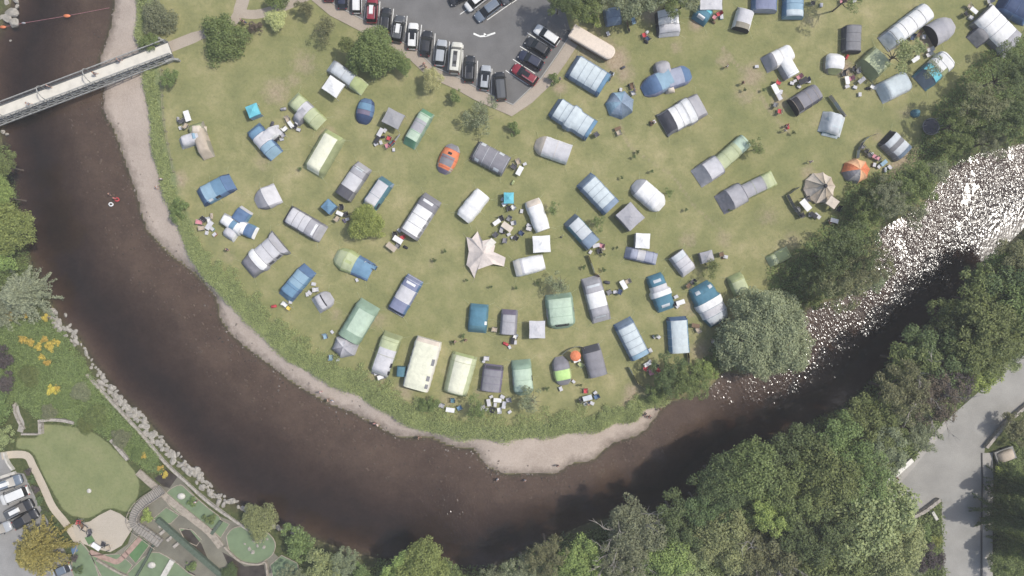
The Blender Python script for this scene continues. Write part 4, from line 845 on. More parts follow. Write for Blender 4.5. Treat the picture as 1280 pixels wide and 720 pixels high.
# ---------------------------------------------------------------- camping furniture
M_alu = solid("aluminium_tube", (.45,.45,.46), .4)
def make_chair():
    r = bpy.data.objects.new("camping_chair", None); COL.objects.link(r)
    MB().add([(-.27,-.25,.42), (.27,-.25,.42), (.27,.27,.45), (-.27,.27,.45), (0,0,.38)], [(0,1,4), (1,2,4), (2,3,4), (3,0,4)]).build("seat", fab('blue'), r)
    MB().add([(-.27,-.25,.42), (.27,-.25,.42), (.3,-.48,.95), (-.3,-.48,.95), (0,-.42,.7)], [(0,1,4), (1,2,4), (2,3,4), (3,0,4)]).build("backrest", fab('blue'), r)
    for s_ in (-1, 1):
        MB().tube([(s_*.3,.3,0), (s_*.3,-.2,.62), (s_*.3,-.48,.97)], .014, 5).build("leg", M_alu, r)
        MB().tube([(s_*.3,-.42,0), (s_*.3,.3,.6)], .014, 5).build("leg", M_alu, r)
        MB().box((s_*.32,.02,.62), (.07,.5,.03)).build("armrest", M_trim, r)
    return r
def make_table():
    r = bpy.data.objects.new("camping_table", None); COL.objects.link(r)
    MB().box((0,0,.71), (1.25,.66,.035)).build("tabletop", fab('white'), r)
    for x in (-.52,.52):
        for y in (-.26,.26): MB().tube([(x, y, 0), (x*.92, y*.9, .7)], .014, 5).build("leg", M_alu, r)
    return r
def make_box():
    r = bpy.data.objects.new("storage_box", None); COL.objects.link(r)
    MB().box((0,0,.18), (.56,.4,.34), 0, 1.05).build("body", fab('blue'), r); MB().box((0,0,.375), (.62,.46,.05), 0, .94).build("lid", fab('white'), r)
    return r
def make_basket():
    r = bpy.data.objects.new("holdall_bag", None); COL.objects.link(r)
    loft([[(x, .2*k*math.cos(a), .2+.2*k*math.sin(a)) for a in [i*math.pi/4 for i in range(8)]] for x, k in ((-.38,.5), (-.33,1), (0,1.05), (.33,1), (.38,.5))]).build("body", fab('darkgrey'), r, True)
    for s_ in (-1, 1): MB().tube([(-.15, s_*.08,.38), (-.1, s_*.1,.5), (.1, s_*.1,.5), (.15, s_*.08,.38)], .015, 5).build("handle", M_trim, r)
    return r
PROTO = dict(chair=make_chair, table=make_table, box=make_box, bag=make_basket); MADE = {}
def item(kind, px, py, rot, col, label, group, sc_=1.0, col2=None):
    if kind not in MADE: MADE[kind] = PROTO[kind](); o = MADE[kind]
    else: o = copy_tree(MADE[kind])
    x, y = W(px, py, .4); o.location = (x, y, 0); o.rotation_euler = (0, 0, rot); o.scale = (sc_,)*3
    tag(o, label, dict(chair="chair", table="table", box="box", bag="bag")[kind], group)
    if kind == 'chair': recolor(o, {"seat": fab(col), "backrest": fab(col)})
    if kind == 'table': recolor(o, {"tabletop": fab(col)})
    if kind == 'box': recolor(o, {"body": fab(col), "lid": fab(col2 or 'lilacwhite')})
    if kind == 'bag': recolor(o, {"body": fab(col)})
    return o
# kits: (where, tables [(x,y,rotdeg,colour,scale)], chairs [(x,y,col)], boxes [(x,y,col)], bags)
CWORD = dict(white='white', lilacwhite='off white', warmwhite='cream', midgrey='grey', greylilac='grey', lilac='light grey', beige='beige', blue='blue', midblue='blue', navy='navy', charcoal='black', darkgrey='dark grey', red='red', pink='pink', green='green', teal='teal', orange='orange', yellow='yellow', brown='brown', silver='silver', turquoise='turquoise', palebeige='pale beige', grey='grey', lime='lime green', purplegrey='purple', skyblue='light blue', darkbeige='olive brown', cream='cream', peach='peach', black='black')
def kit(where, tables=(), chairs=(), boxes=(), bags=(), face=None):
    cx = [t[0] for t in tables] or [c[0] for c in chairs] or [b_[0] for b_ in boxes]; cy = [t[1] for t in tables] or [c[1] for c in chairs] or [b_[1] for b_ in boxes]
    mx, my = sum(cx)/len(cx), sum(cy)/len(cy)
    for x, y, r, cl, s_ in tables: item('table', x, y, -math.radians(r), cl, f"{CWORD[cl]} folding table {where}", "camping tables on the field", s_)
    for x, y, cl in chairs:
        a = math.atan2(-(my-y), mx-x) - math.pi/2 + rnd.uniform(-.4, .4); item('chair', x, y, a, cl, f"{CWORD[cl]} camping chair {where}", "camping chairs on the field", 1.25)
    for x, y, cl in boxes: item('box', x, y, rnd.uniform(0, 3), cl, f"{CWORD[cl]} storage box {where}", "storage boxes and coolers on the field", rnd.uniform(1.0, 1.3))
    for x, y, cl in bags: item('bag', x, y, rnd.uniform(0, 3), cl, f"{CWORD[cl]} bag {where}", "bags on the field", rnd.uniform(1.0, 1.4))
kit("beside the beige and lilac pod tent", [(236,146,72,'white',1.5)], [(229,151,'darkgrey'),(233,157,'beige')], [(225,160,'white')], [(222,149,'lilac')])
kit("at the porch of the blue and white tunnel tent", [(349,165,35,'lilacwhite',1.1)], [(354,169,'lilac'),(347,173,'charcoal')], [(346,158,'white'),(352,174,'skyblue')], [(340,155,'darkgrey')])
kit("under the porch of the lime green tent", [(364,156,55,'white',1.0)], [(369,158,'charcoal'),(360,150,'beige'),(357,161,'white')], [(373,162,'charcoal'),(371,153,'lilacwhite')], [(354,136,'lilac')])
kit("below the grey square canopy", [(476,166,-60,'lilacwhite',1.2),(472,175,-60,'charcoal',1.1)], [(486,173,'red'),(484,182,'pink'),(490,179,'teal')], [(481,163,'white'),(470,180,'beige'),(476,178,'white'),(492,187,'teal')], [(478,171,'charcoal')])
kit("at the left edge between river weeds and the cross tent", [(263,282,-55,'lilacwhite',1.3)], [(251,278,'pink'),(256,275,'charcoal'),(254,285,'beige'),(262,276,'white')], [(258,291,'white'),(265,286,'turquoise'),(268,293,'red')], [(264,270,'beige')])
kit("beside the small blue pyramid shelter", [(425,267,25,'white',1.0)], [(427,260,'charcoal'),(422,273,'beige'),(432,268,'charcoal')], [(434,274,'darkgrey')], [(430,276,'purplegrey')])
kit("at the open end of the large grey and white tunnel tent", [(498,300,32,'white',1.4),(490,309,38,'beige',1.5)], [(494,294,'charcoal'),(503,297,'red'),(497,307,'midgrey')], [(499,288,'lilacwhite')], [(507,309,'charcoal')])
kit("at the front of the all blue tunnel tent", [], [(361,385,'yellow'),(357,381,'white')], [(384,368,'lilacwhite'),(387,366,'beige'),(363,377,'silver')], [(342,383,'red')])
kit("by the slit porch of the small lilac tent", [], [(396,362,'lilacwhite')], [(392,355,'palebeige')], [])
kit("on the bright blue porch of the apple green tent", [], [(460,331,'white'),(468,334,'midblue')], [(446,350,'blue')], [])
kit("around the pale grey domed shelter", [], [(407,421,'skyblue'),(414,446,'skyblue')], [(422,450,'white'),(415,415,'lilac')], [(436,422,'orange')])
kit("at the lower end of the grey lilac tunnel tent", [], [(477,471,'white')], [(470,467,'lilac')], [])
kit("below the cream roofed tent", [(563,512,8,'white',1.2)], [(553,507,'lilac'),(574,510,'midblue'),(566,501,'teal')])
kit("in the heap by the purple grey tent", [(622,500,5,'white',1.1),(611,503,80,'lilacwhite',1.0),(630,506,-80,'lilacwhite',1.0)], [(616,511,'charcoal'),(624,512,'white'),(604,509,'lilac'),(635,500,'lilac')], [(628,496,'purplegrey'),(614,496,'charcoal'),(637,515,'white'),(619,506,'greylilac')], [(608,512,'lilacwhite')])
kit("behind the purple grey square tent", [], [(609,448,'lilacwhite')], [(605,451,'lilac')], [])
kit("by the mauve grey tunnel tent", [(641,426,-80,'charcoal',.9)], [(619,412,'beige'),(644,421,'white')], [(644,428,'white'),(637,434,'lilac')], [(632,430,'red')])
kit("in the camp circle at the middle of the field", [(634,284,35,'palebeige',1.6),(621,278,-35,'white',1.1),(627,287,-75,'lilac',.9)], [(627,274,'charcoal'),(636,274,'midgrey'),(641,279,'lilacwhite'),(620,293,'darkgrey'),(631,300,'greylilac'),(644,297,'charcoal'),(651,291,'navy')], [(641,297,'white'),(636,293,'cream')], [(629,291,'charcoal')])
kit("just below the tiny turquoise shelter", [(632,254,-35,'white',1.1)], [(636,260,'charcoal'),(641,259,'white')], [(628,249,'white')], [])
kit("between the charcoal tent and the off white tent", [(649.5,214,-62,'white',1.3)], [(648,203,'beige'),(643,209,'darkgrey')], [(656,205,'darkgrey')], [(641,228,'lime')])
kit("left of the white cotton tent by the pole", [], [(662,286,'lilacwhite')], [(661,282,'charcoal'),(652,264,'cream')], [])
kit("at the cluttered front of the pale blue grey tent", [(745,307,-15,'lilacwhite',1.0)], [(751,307,'pink'),(749,313,'charcoal')], [(738,315,'white'),(740,301,'charcoal')], [(753,311,'beige')])
kit("right of the lilac grey tunnel tent", [(779,356,60,'white',1.3)], [(775,364,'navy'),(784,352,'beige'),(762,365,'midgrey')], [(769,365,'lilacwhite')], [(759,353,'darkgrey')])
kit("below the teal tent with two bands", [(850,378,-18,'white',1.2)], [(845,379,'charcoal')], [(847,383,'lilacwhite'),(845,371,'lilacwhite')], [])
kit("in the tree shade above the blue tent by the willow", [], [(861,357,'brown'),(866,353,'darkgrey')], [], [(905,321,'brown')])
kit("right of the tiny grey pyramid shelter", [], [(902,318,'brown')], [(907,321,'white')], [])
kit("left of the blue tent near the willow", [], [], [(823,421,'palebeige'),(818,421,'charcoal')], [])
kit("at the lower end of the four panel blue tent", [(809,455,-30,'white',1.0)], [(807,459,'red'),(813,464,'pink'),(818,456,'charcoal'),(821,461,'red')], [(812,452,'pink'),(813,438,'lilacwhite')], [])
kit("right of the blue tent near the willow", [(869,407,10,'brown',1.1)], [(872,412,'beige')], [], [(893,428,'lilacwhite')])
kit("on the grass above the beach weeds", [(734,497,-15,'silver',1.3)], [(745,496,'blue'),(728,500,'charcoal'),(732,489,'red')], [(744,491,'blue'),(732,505,'lime'),(740,504,'lime')], [])
kit("under the orange parasol", [(721,450,-20,'white',1.0)], [(719,446,'orange'),(725,455,'lime')], [], [])
kit("by the small lime middle tent", [], [], [(717,477,'peach'),(701,486,'purplegrey')], [])
kit("above the blue dome tent", [], [(790,109,'brown'),(791,116,'lilacwhite')], [(776,112,'peach')], [(788,107,'charcoal')])
kit("below the blue dome tent", [(772,161,-20,'brown',.9)], [(773,166,'beige'),(746,168,'darkgrey')], [], [])
kit("at the front of the blue tent by the long trailer", [], [(762,95,'midgrey'),(760,99,'teal')], [(765,92,'lilacwhite')], [(779,84,'darkgrey')])
kit("behind the five panel blue tent", [], [], [(736,166,'white'),(735,160,'brown')], [])
kit("by the two roofed white tent", [(968,112,62,'white',1.4),(973,121,62,'lilacwhite',1.1),(1003,102,-35,'charcoal',1.3)], [(973,104,'red'),(969,131,'midgrey'),(974,139,'red'),(998,97,'pink'),(1007,101,'purplegrey')], [(994,101,'white'),(990,104,'charcoal'),(1011,101,'lime'),(976,115,'pink'),(999,108,'lilac')], [(1002,96,'charcoal'),(988,125,'beige')])
kit("beside the half white dome tent", [(1058,101,80,'white',1.1)], [(1055,93,'charcoal'),(1062,99,'pink')], [(1059,108,'beige')], [(1059,71,'red')])
kit("in front of the sage green tent", [(1076,101,-40,'lilac',1.1)], [(1068,87,'charcoal'),(1073,90,'midgrey'),(1090,109,'white')], [(1069,109,'silver'),(1075,118,'warmwhite')], [(1086,110,'charcoal')])
kit("by the white tent with curved poles", [(1143,75,-35,'white',1.1)], [(1148,44,'brown'),(1140,48,'navy'),(1160,69,'lilacwhite'),(1161,63,'lilacwhite')], [(1155,46,'white'),(1148,70,'beige')], [(1137,42,'charcoal')])
kit("in the camp right of the arc windbreak", [(1094,197,30,'pink',1.0),(1104,204,-40,'skyblue',1.0)], [(1083,189,'charcoal'),(1087,194,'darkgrey'),(1098,199,'darkgrey'),(1078,184,'midgrey')], [(1099,208,'silver'),(1090,193,'pink'),(1112,209,'silver'),(1093,206,'charcoal')], [(1107,212,'silver')])
kit("inside the windbreak by the bell tent", [(1005,257,50,'white',1.7),(1016,269,35,'charcoal',1.1),(1021,270,40,'lilacwhite',1.0)], [(1003,269,'charcoal'),(1009,250,'darkgrey'),(998,262,'midgrey')], [(1013,268,'lilacwhite')], [])
kit("below the bell tent's square awning", [(1042,276,15,'white',1.1)], [(1048,262,'charcoal'),(1038,277,'brown')], [], [])
kit("by the top edge tents in front of the teal tent", [], [(893,22,'pink'),(898,18,'red')], [(902,21,'turquoise')], [(892,27,'brown')])
kit("below the dark clutter under the top trees", [], [(805,44,'red'),(809,48,'navy'),(792,28,'skyblue')], [(809,40,'pink'),(760,42,'brown')], [(808,52,'charcoal')])
kit("outside the top right family tent", [(1216,14,40,'white',1.1)], [(1207,18,'charcoal'),(1212,9,'beige'),(1236,2,'lilac')], [(1214,22,'white'),(1222,30,'white'),(1238,7,'charcoal')], [(1228,36,'lilac')])
kit("near the top edge right of the sky blue tent", [], [(1016,4,'charcoal'),(1052,2,'pink')], [(1027,6,'lilacwhite'),(1068,1,'skyblue')], [])
kit("on the open grass below the off white tent", [], [], [(818,152,'white')], [(814,154,'brown')])
kit("on the open field centre right", [], [], [(946,83,'beige')], [(985,158,'red')])

# orange parasol
cx, cy = W(719.5, 445, 2.2); pr = thing("parasol", "small orange and white round parasol by the curved windbreak", "parasol", (cx, cy, 0))
MB().lathe((0,0,0), [(.95,2.0), (.6,2.25), (.05,2.42)], 10).build("canopy", fab('orange'), pr); MB().tube([(0,0,0), (0,0,2.5)], .025, 6).build("pole", M_alu, pr)
# netted round play pen and pole
cx, cy = W(1163, 158.5, .4); tp = thing("play_ring", "round dark netted trampoline at the edge of the riverside trees", "trampoline", (cx, cy, 0))
MB().lathe((0,0,0), [(1.25,.55), (1.3,.6)], 20).build("mat", fab('darkgrey'), tp)
MB().tube([(1.42*math.cos(a), 1.42*math.sin(a), .6) for a in [i*math.pi/12 for i in range(25)]], .07, 6, cap=False).build("rim", fab('greylilac'), tp)
for k in range(6):
    a = k*math.pi/3; MB().tube([(1.42*math.cos(a), 1.42*math.sin(a), 0), (1.42*math.cos(a), 1.42*math.sin(a), 1.9)], .03, 5).build("leg", M_alu, tp)
fp = W(685, 296.5); fl = thing("flag_pole", "tall bare pole whose long shadow lies beside the white gazebo", "pole", (fp[0]+2.3, fp[1], 0))
MB().tube([(0,0,0), (0,0,5.2)], .035, 6).build("pole", M_alu, fl); MB().box((0,0,.1), (.3,.3,.2)).build("base", M_trim, fl)

# ---------------------------------------------------------------- windbreaks
def windbreak(label, pts, cols, h=1.25):
    q = Wl(pts, .5); c = q[0]; root = thing("windbreak", label, "windbreak", (c[0], c[1], 0), 0, "windbreaks around the pitches"); k = 0
    for a, b_ in zip(q[:-1], q[1:]):
        L = math.dist(a, b_); n = max(1, round(L/1.3))
        for i in range(n):
            p = ((a[0]+(b_[0]-a[0])*i/n-c[0]), (a[1]+(b_[1]-a[1])*i/n-c[1])); r = ((a[0]+(b_[0]-a[0])*(i+1)/n-c[0]), (a[1]+(b_[1]-a[1])*(i+1)/n-c[1]))
            dx, dy = r[0]-p[0], r[1]-p[1]; l = math.hypot(dx, dy) or 1; nx_, ny_ = -dy/l*.09, dx/l*.09
            m = MB(); vs = []
            for z_, o_ in ((.05,0), (h*.5,.6), (h,0.5)):
                for t, sag in ((0,0), (.5,1), (1,0)): vs.append((p[0]+dx*t+nx_*sag*o_, p[1]+dy*t+ny_*sag*o_, z_))
            m.add(vs, [(0,1,4,3), (1,2,5,4), (3,4,7,6), (4,5,8,7)]); m.build("fabric_panel", fab(cols[k % len(cols)]), root)
            MB().tube([(p[0], p[1], 0), (p[0], p[1], h+.15)], .025, 5).build("pole", fab('palebeige'), root); k += 1
    MB().tube([(q[-1][0]-c[0], q[-1][1]-c[1], 0), (q[-1][0]-c[0], q[-1][1]-c[1], h+.15)], .025, 5).build("pole", fab('palebeige'), root)
    return root
windbreak("curved pale windbreak linking the lime middle tent and the grey tent", [(702,444),(709,438),(717,434),(725,433),(730,435)], ['silver','lilac'])
windbreak("pale green low windbreak at the left side of the grey tunnel tent", [(730,455),(735,464),(739,473)], ['silver','palebeige'])
windbreak("leaning windbreak running down to the bush by the red chairs", [(786,459),(791,468),(797,480),(805,486)], ['silver','charcoal','lilac'])
windbreak("striped windbreak between the cluttered tent and the lilac grey tent", [(735,319),(739,329),(743,341),(750,346)], ['brown','warmwhite','peach'])
windbreak("pale windbreak standing between the ribbed tent and the silvery teal skirt tent", [(1037,120),(1043,128),(1049,137),(1056,146)], ['palebeige','silver'])
windbreak("arc shaped grey windbreak above the orange dome tent", [(1072,198),(1073,188),(1078,178),(1086,171),(1095,168)], ['silver','greylilac'])
windbreak("three sided dark grey windbreak around the tables by the bell tent", [(998,234),(984,244),(992,259),(1001,271)], ['greylilac','midgrey'], 1.4)
windbreak("short dark windbreak above the pair of brown chairs by the top trees", [(783,26),(785,36),(787,40)], ['brown','darkgrey'])
windbreak("wooden slatted windbreak below the long panel blue tent by the willow", [(860,441),(861,448),(860,456)], ['brown','beige'])
windbreak("red and dark striped windbreak beside the grey kitchen canopy", [(500,168),(494,176),(487,183)], ['lilacwhite','red','teal'])

# ---------------------------------------------------------------- people
def skin_chain(name, pts, edges, radii, mat, parent, sub=1):
    me = bpy.data.meshes.new(name); me.from_pydata(pts, edges, []); o = bpy.data.objects.new(name, me); COL.objects.link(o)
    md = o.modifiers.new("s", 'SKIN'); 
    for i, r in enumerate(radii): me.skin_vertices[0].data[i].radius = (r, r) if not isinstance(r, tuple) else r
    me.skin_vertices[0].data[0].use_root = True
    s_ = o.modifiers.new("u", 'SUBSURF'); s_.levels = sub; s_.render_levels = sub
    dg = bpy.context.evaluated_depsgraph_get(); ev = bpy.data.meshes.new_from_object(o.evaluated_get(dg)); 
    bpy.data.objects.remove(o); ev.name = name; ev.materials.clear(); ev.materials.append(mat); ev.polygons.foreach_set("use_smooth", [True]*len(ev.polygons))
    return put(bpy.data.objects.new(name, ev), None, parent)
M_skin = solid("skin", (.50,.30,.22), .6, .05)
def make_person(pose):
    r = bpy.data.objects.new("person", None); COL.objects.link(r)
    if pose == 'stand': hip, kn, an, toe = (0,0,.93), [(.05*0+.02, s*.1, .5) for s in (1,-1)], [(-.02+.0*s, s*.11, .08) for s in (1,-1)], [(.14, s*.12, .04) for s in (1,-1)]; lean = 0.0
    elif pose == 'walk': hip, kn, an, toe = (0,0,.93), [(.2,.1,.52), (-.02,-.1,.5)], [(.26,.1,.08), (-.32,-.1,.14)], [(.42,.1,.05), (-.2,-.1,.05)]; lean = .06
    else: hip, kn, an, toe = (0,0,.50), [(.42,.13,.52), (.42,-.13,.52)], [(.45,.14,.08), (.40,-.14,.08)], [(.6,.15,.04), (.55,-.15,.04)]; lean = -.08
    hz = hip[2]; ch = (lean*.6, 0, hz+.32); nk = (lean, 0, hz+.56); hd = (lean+.02, 0, hz+.68); top = (lean+.01, 0, hz+.81)
    sh = [(lean, s*.2, hz+.49) for s in (1,-1)]; sw = .22 if pose == 'walk' else .08
    el = [(lean-.04+(sw if s < 0 else -sw)*.6+(.1 if pose == 'sit' else 0), s*.27, hz+.22) for s in (1,-1)]
    wr = [(lean+(sw if s < 0 else -sw)+.06+(.24 if pose == 'sit' else 0), s*.26, hz+(.0 if pose != 'sit' else .14)) for s in (1,-1)]
    hn = [(w_[0]+.05, w_[1], w_[2]-.09) for w_ in wr]
    pts = [hip, ch, nk, hd, top] + sh + el + wr + hn + [(hip[0], .1, hip[2]-.03), (hip[0], -.1, hip[2]-.03)] + kn + an + toe
    E = [(0,1),(1,2),(2,3),(3,4),(2,5),(2,6),(5,7),(6,8),(7,9),(8,10),(9,11),(10,12),(0,13),(0,14),(13,15),(14,16),(15,17),(16,18),(17,19),(18,20)]
    R = [.13,.14,.06,.1,.085,.06,.06,.042,.042,.03,.03,.036,.036,.085,.085,.06,.06,.042,.042,.035,.035]
    skin_chain("body", pts, E, R, M_skin, r, 1)
    skin_chain("shirt", [(hip[0],0,hz+.04), ch, (nk[0],0,nk[2]-.06)] + [sh[0], sh[1]] + [tuple((a+b_*.8)/1.8 for a, b_ in zip(sh[i], el[i])) for i in (0,1)], [(0,1),(1,2),(2,3),(2,4),(3,5),(4,6)], [.15,.16,.11,.078,.078,.062,.062], fab('white'), r, 1)
    skin_chain("trousers", [(hip[0],0,hz+.02), pts[13], pts[14], kn[0], kn[1]] + [tuple(k_*.75+a_*.25 for k_, a_ in zip(kn[i], an[i])) for i in (0,1)], [(0,1),(0,2),(1,3),(2,4),(3,5),(4,6)], [.145,.105,.105,.08,.08,.07,.07], fab('navy'), r, 1)
    skin_chain("hair", [(top[0]-.05,0,top[2]-.07), (top[0]-.01,0,top[2]+.0)], [(0,1)], [.1,.095], solid("brown_hair", (.06,.035,.02), .8), r, 1)
    return r
PEOPLE = {}
SHIRT = ['white','red','navy','charcoal','lilac','midblue','green','pink','beige','yellow','teal','orange']
def person(px, py, pose, shirt, trous, label, rot=None, z=0.0, hair='dark'):
    if pose not in PEOPLE: PEOPLE[pose] = make_person(pose); o = PEOPLE[pose]
    else: o = copy_tree(PEOPLE[pose])
    x, y = W(px, py, z+.8); o.location = (x, y, z); o.rotation_euler = (0, 0, rnd.uniform(0, 6) if rot is None else rot)
    recolor(o, {"shirt": fab(shirt), "trousers": fab(trous)}); tag(o, label, "person", "people around the campsite"); return o
DECK = 1.0
person(118,92,'walk','charcoal','darkgrey',"person in dark clothes walking on the footbridge, nearest the field", .4, DECK)
person(149,75,'walk','midgrey','navy',"person in grey by the upper railing of the footbridge", 3.4, DECK)
person(61,108,'stand','greylilac','charcoal',"person in grey between the two arches of the footbridge", 1, DECK)
person(36,130,'walk','lilac','midgrey',"person in pale clothes on the footbridge near the left edge", 3.5, DECK)
person(302,26,'walk','purplegrey','charcoal',"person in purple walking on the path fork near the bushes")
person(306,28,'walk','darkgrey','navy',"person in dark grey walking behind the one in purple")
person(202,224,'stand','white','lilac',"person in white at the top of the beach by the grass path", z=-.3)
person(196,234,'sit','lilacwhite','beige',"small figure in off white on the upper beach", z=-.8)
person(284,312,'stand','charcoal','navy',"person in black left of the winged grey and white tent")
person(401,490,'stand','white','pink',"person in white on the beach edge by the upper pair", z=-.75)
person(410,500,'walk','beige','brown',"person in beige at the waterline left of the pair", z=-1.2)
person(416,501,'walk','white','midblue',"person in white top stepping into the shallows", z=-1.25)
person(468,529,'stand','pink','charcoal',"person in pink at the waterline casting a line", z=-1.15)
person(472,531,'stand','white','beige',"person in white beside the one in pink at the waterline", z=-1.15)
person(524,547,'walk','brown','charcoal',"person in brown crouched along the wet shingle", z=-1.2)
person(622,599,'stand','white','white',"person in white standing in the shallows off the shingle spit", z=-1.75)
person(656,600,'stand','lilac','greylilac',"person in grey wading right of the shingle spit", z=-1.85)
person(697,582,'stand','darkgrey','charcoal',"person in dark grey on the lower beach", z=-1.2)
person(806,519,'sit','navy','charcoal',"person in navy sitting on the beach beside a bicycle", z=-.6)
person(812,521,'sit','pink','charcoal',"person in pink sitting on the beach", z=-.6)
person(825,511,'stand','brown','charcoal',"person in brown near the water right of the seated pair", z=-1.0)
person(144,248,'stand','red','charcoal',"person in red wading in mid river", z=-2.0)
person(138,243,'stand','charcoal','charcoal',"person in black wading in mid river", z=-2.0)
person(793,113,'walk','lilacwhite','brown',"person in off white by the chairs above the blue dome tent")
person(817,153,'walk','white','brown',"person in white on the grass below the blue dome tent", )
person(909,83,'walk','white','charcoal',"person in white walking on the worn track")
person(928,104,'walk','charcoal','brown',"person in black on the worn track")
person(984,157,'stand','red','white',"person in red on the open grass right of the track")
person(981,163,'walk','white','beige',"person in white left of the one in red")
person(1013,202,'walk','white','lilac',"person in white above the bell tent")
person(700,99,'walk','white','lime',"person in white beside the red car")
person(530,80,'walk','pink','beige',"person in pink on the footpath below the black car")
person(532,84,'walk','beige','brown',"person in beige on the footpath beside the one in pink")
person(582,425,'walk','brown','darkgrey',"person in brown on the grass below the teal tent")
person(569,427,'walk','beige','charcoal',"person in beige on the grass right of the big cream frame tent")
person(892,427,'sit','white','beige',"person in white sitting in the willow's shade")
person(1120,597,'walk','charcoal','black',"person in black on the white road parapet pavement")
person(1238,636,'stand','charcoal','charcoal',"person in black by the kerb of the side road")
person(245,627,'stand','white','charcoal',"person in white and black on the putting green")
person(735,505,'sit','lime','navy',"person in lime green seated below the table on the bank")
person(98,653,'walk','red','charcoal',"person in red on the sandy terrace")
# inflatables in mid river
for px, py, cl, lb in ((146.5,249.5,'red',"red inflatable ring floating in mid river"), (139,255.5,'white',"white inflatable ring floating beside the red one")):
    x, y = W(px, py, WZ); m = MB(); m.tube([(.36*math.cos(a), .28*math.sin(a), .1) for a in [i*math.pi/8 for i in range(17)]], .12, 8, cap=False)
    o = m.build("inflatable_ring", fab(cl), None, True); o.location = (x, y, WZ); tag(o, lb, "inflatable", "inflatables in the river")
# ---------------------------------------------------------------- footbridge
M_deck = solid("bridge_deck_boards", (.60,.57,.50), .85, .08, .8); M_steel = solid("grey_bridge_steel", (.16,.165,.16), .6, .2); M_steel2 = solid("pale_bridge_steel", (.30,.30,.28), .6, .2)
A_, B_ = Vector(W(-60, 163.5, DECK)), Vector(W(212, 60.5, DECK)); d = B_-A_; BL = d.length; rot = math.atan2(d.y, d.x)
br = thing("footbridge", "grey steel footbridge with pale deck crossing the river at upper left", "bridge", (A_.x, A_.y, 0), rot)
MB().box((BL/2, 0, DECK-.06), (BL, 2.05, .12)).build("deck", M_deck, br)
for s_ in (-1, 1):
    y = s_*1.25
    MB().box((BL/2, y, DECK-.25), (BL, .18, .35)).build("girder", M_steel, br)
    MB().tube([(0, y, DECK+1.15), (BL, y, DECK+1.15)], .10, 6).build("handrail", M_steel2, br)
    m = MB()
    n = int(BL/1.5)
    for i in range(n+1):
        x = BL*i/n; m.tube([(x, y, DECK-.1), (x, y, DECK+1.15)], .06, 5)
        if i < n: m.tube([(x, y, DECK-.05 if i % 2 else DECK+1.1), (x+BL/n, y, DECK+1.1 if i % 2 else DECK-.05)], .035, 4)
    for zz in (.3,.55,.8): m.tube([(0, y, DECK+zz), (BL, y, DECK+zz)], .02, 4)
    m.build("truss", M_steel, br)
    m = MB()
    for i in range(0, n+1, 2):
        x = BL*i/n; m.tube([(x, y, DECK+.9), (x, y+s_*.75, DECK-.35)], .045, 4)
    m.build("outrigger", M_steel2, br)
MB().box((BL/2, -1.98, DECK-.28), (BL, .14, .3)).build("outer_chord", M_steel2, br)
MB().tube([(0, -1.62, DECK-.2), (BL, -1.62, DECK-.2)], .11, 6).build("service_pipe", M_steel, br)
m = MB()
for i in range(n):
    x = BL*i/n; m.tube([(x, -1.3, DECK-.15), (x+BL/n, -1.98, DECK-.15)], .045, 4)
m.build("lattice", M_steel2, br)
m = MB()
for i in range(0, n+1): m.box((BL*i/n, -.3, DECK-.2), (.12, 3.5, .18))
m.build("cross_beam", M_steel, br)
for px, py in ((58, 116), (114, 94), (4,134)):
    p = Vector(W(px, py, DECK)) - A_; x = p.dot(d.normalized())
    pts = [(x, 1.3*math.cos(a), DECK+.2+2.6*math.sin(a)**.8) for a in [math.pi*i/10 for i in range(11)]]
    MB().tube(pts, .09, 6).build("arch_hoop", M_steel2, br)
for x in (BL*.32, BL*.83): 
    for y in (-.9, .9): MB().box((x, y, -.8), (.6, .5, 3.0)).build("pier", M_stone, br)
for s_, (px, py) in ((1, (196,50)), (-1, (212,76))):
    m = MB(); q = Wl([(px-4,py+2),(px+4,py-2),(px+12,py+4 if s_ > 0 else py-1)], .6); m2 = band_slab("wing_wall", q, .35, 0, 1.0, M_steel2); tag(m2, "upper low wing wall at the field end of the footbridge" if s_ > 0 else "lower low wing wall at the field end of the footbridge", "wall")

# rope with floats across the river
fl = thing("float_rope", "thin reddish rope with orange floats strung across the river above the bridge", "rope", (*W(0, 35, WZ), WZ+.06))
o0 = Vector(W(0, 35, WZ)); q = [Vector(W(x, y, WZ))-o0 for x, y in ((-30,42),(4,34),(30,29),(84,20),(137,10))]
MB().tube([(p.x, p.y, 0.02) for p in q], .022, 5).build("rope", fab('pink'), fl)
for k, sc_ in ((1,1.1), (2,.7), (3,1.2)):
    p = q[k]; m = MB(); m.lathe((p.x, p.y, -.02), [(.05,-.12), (.24*sc_,0), (.24*sc_,.1), (.05,.24)], 10, 2.2, 1); m.build("float", fab('orange' if k != 2 else 'grey'), fl, True)

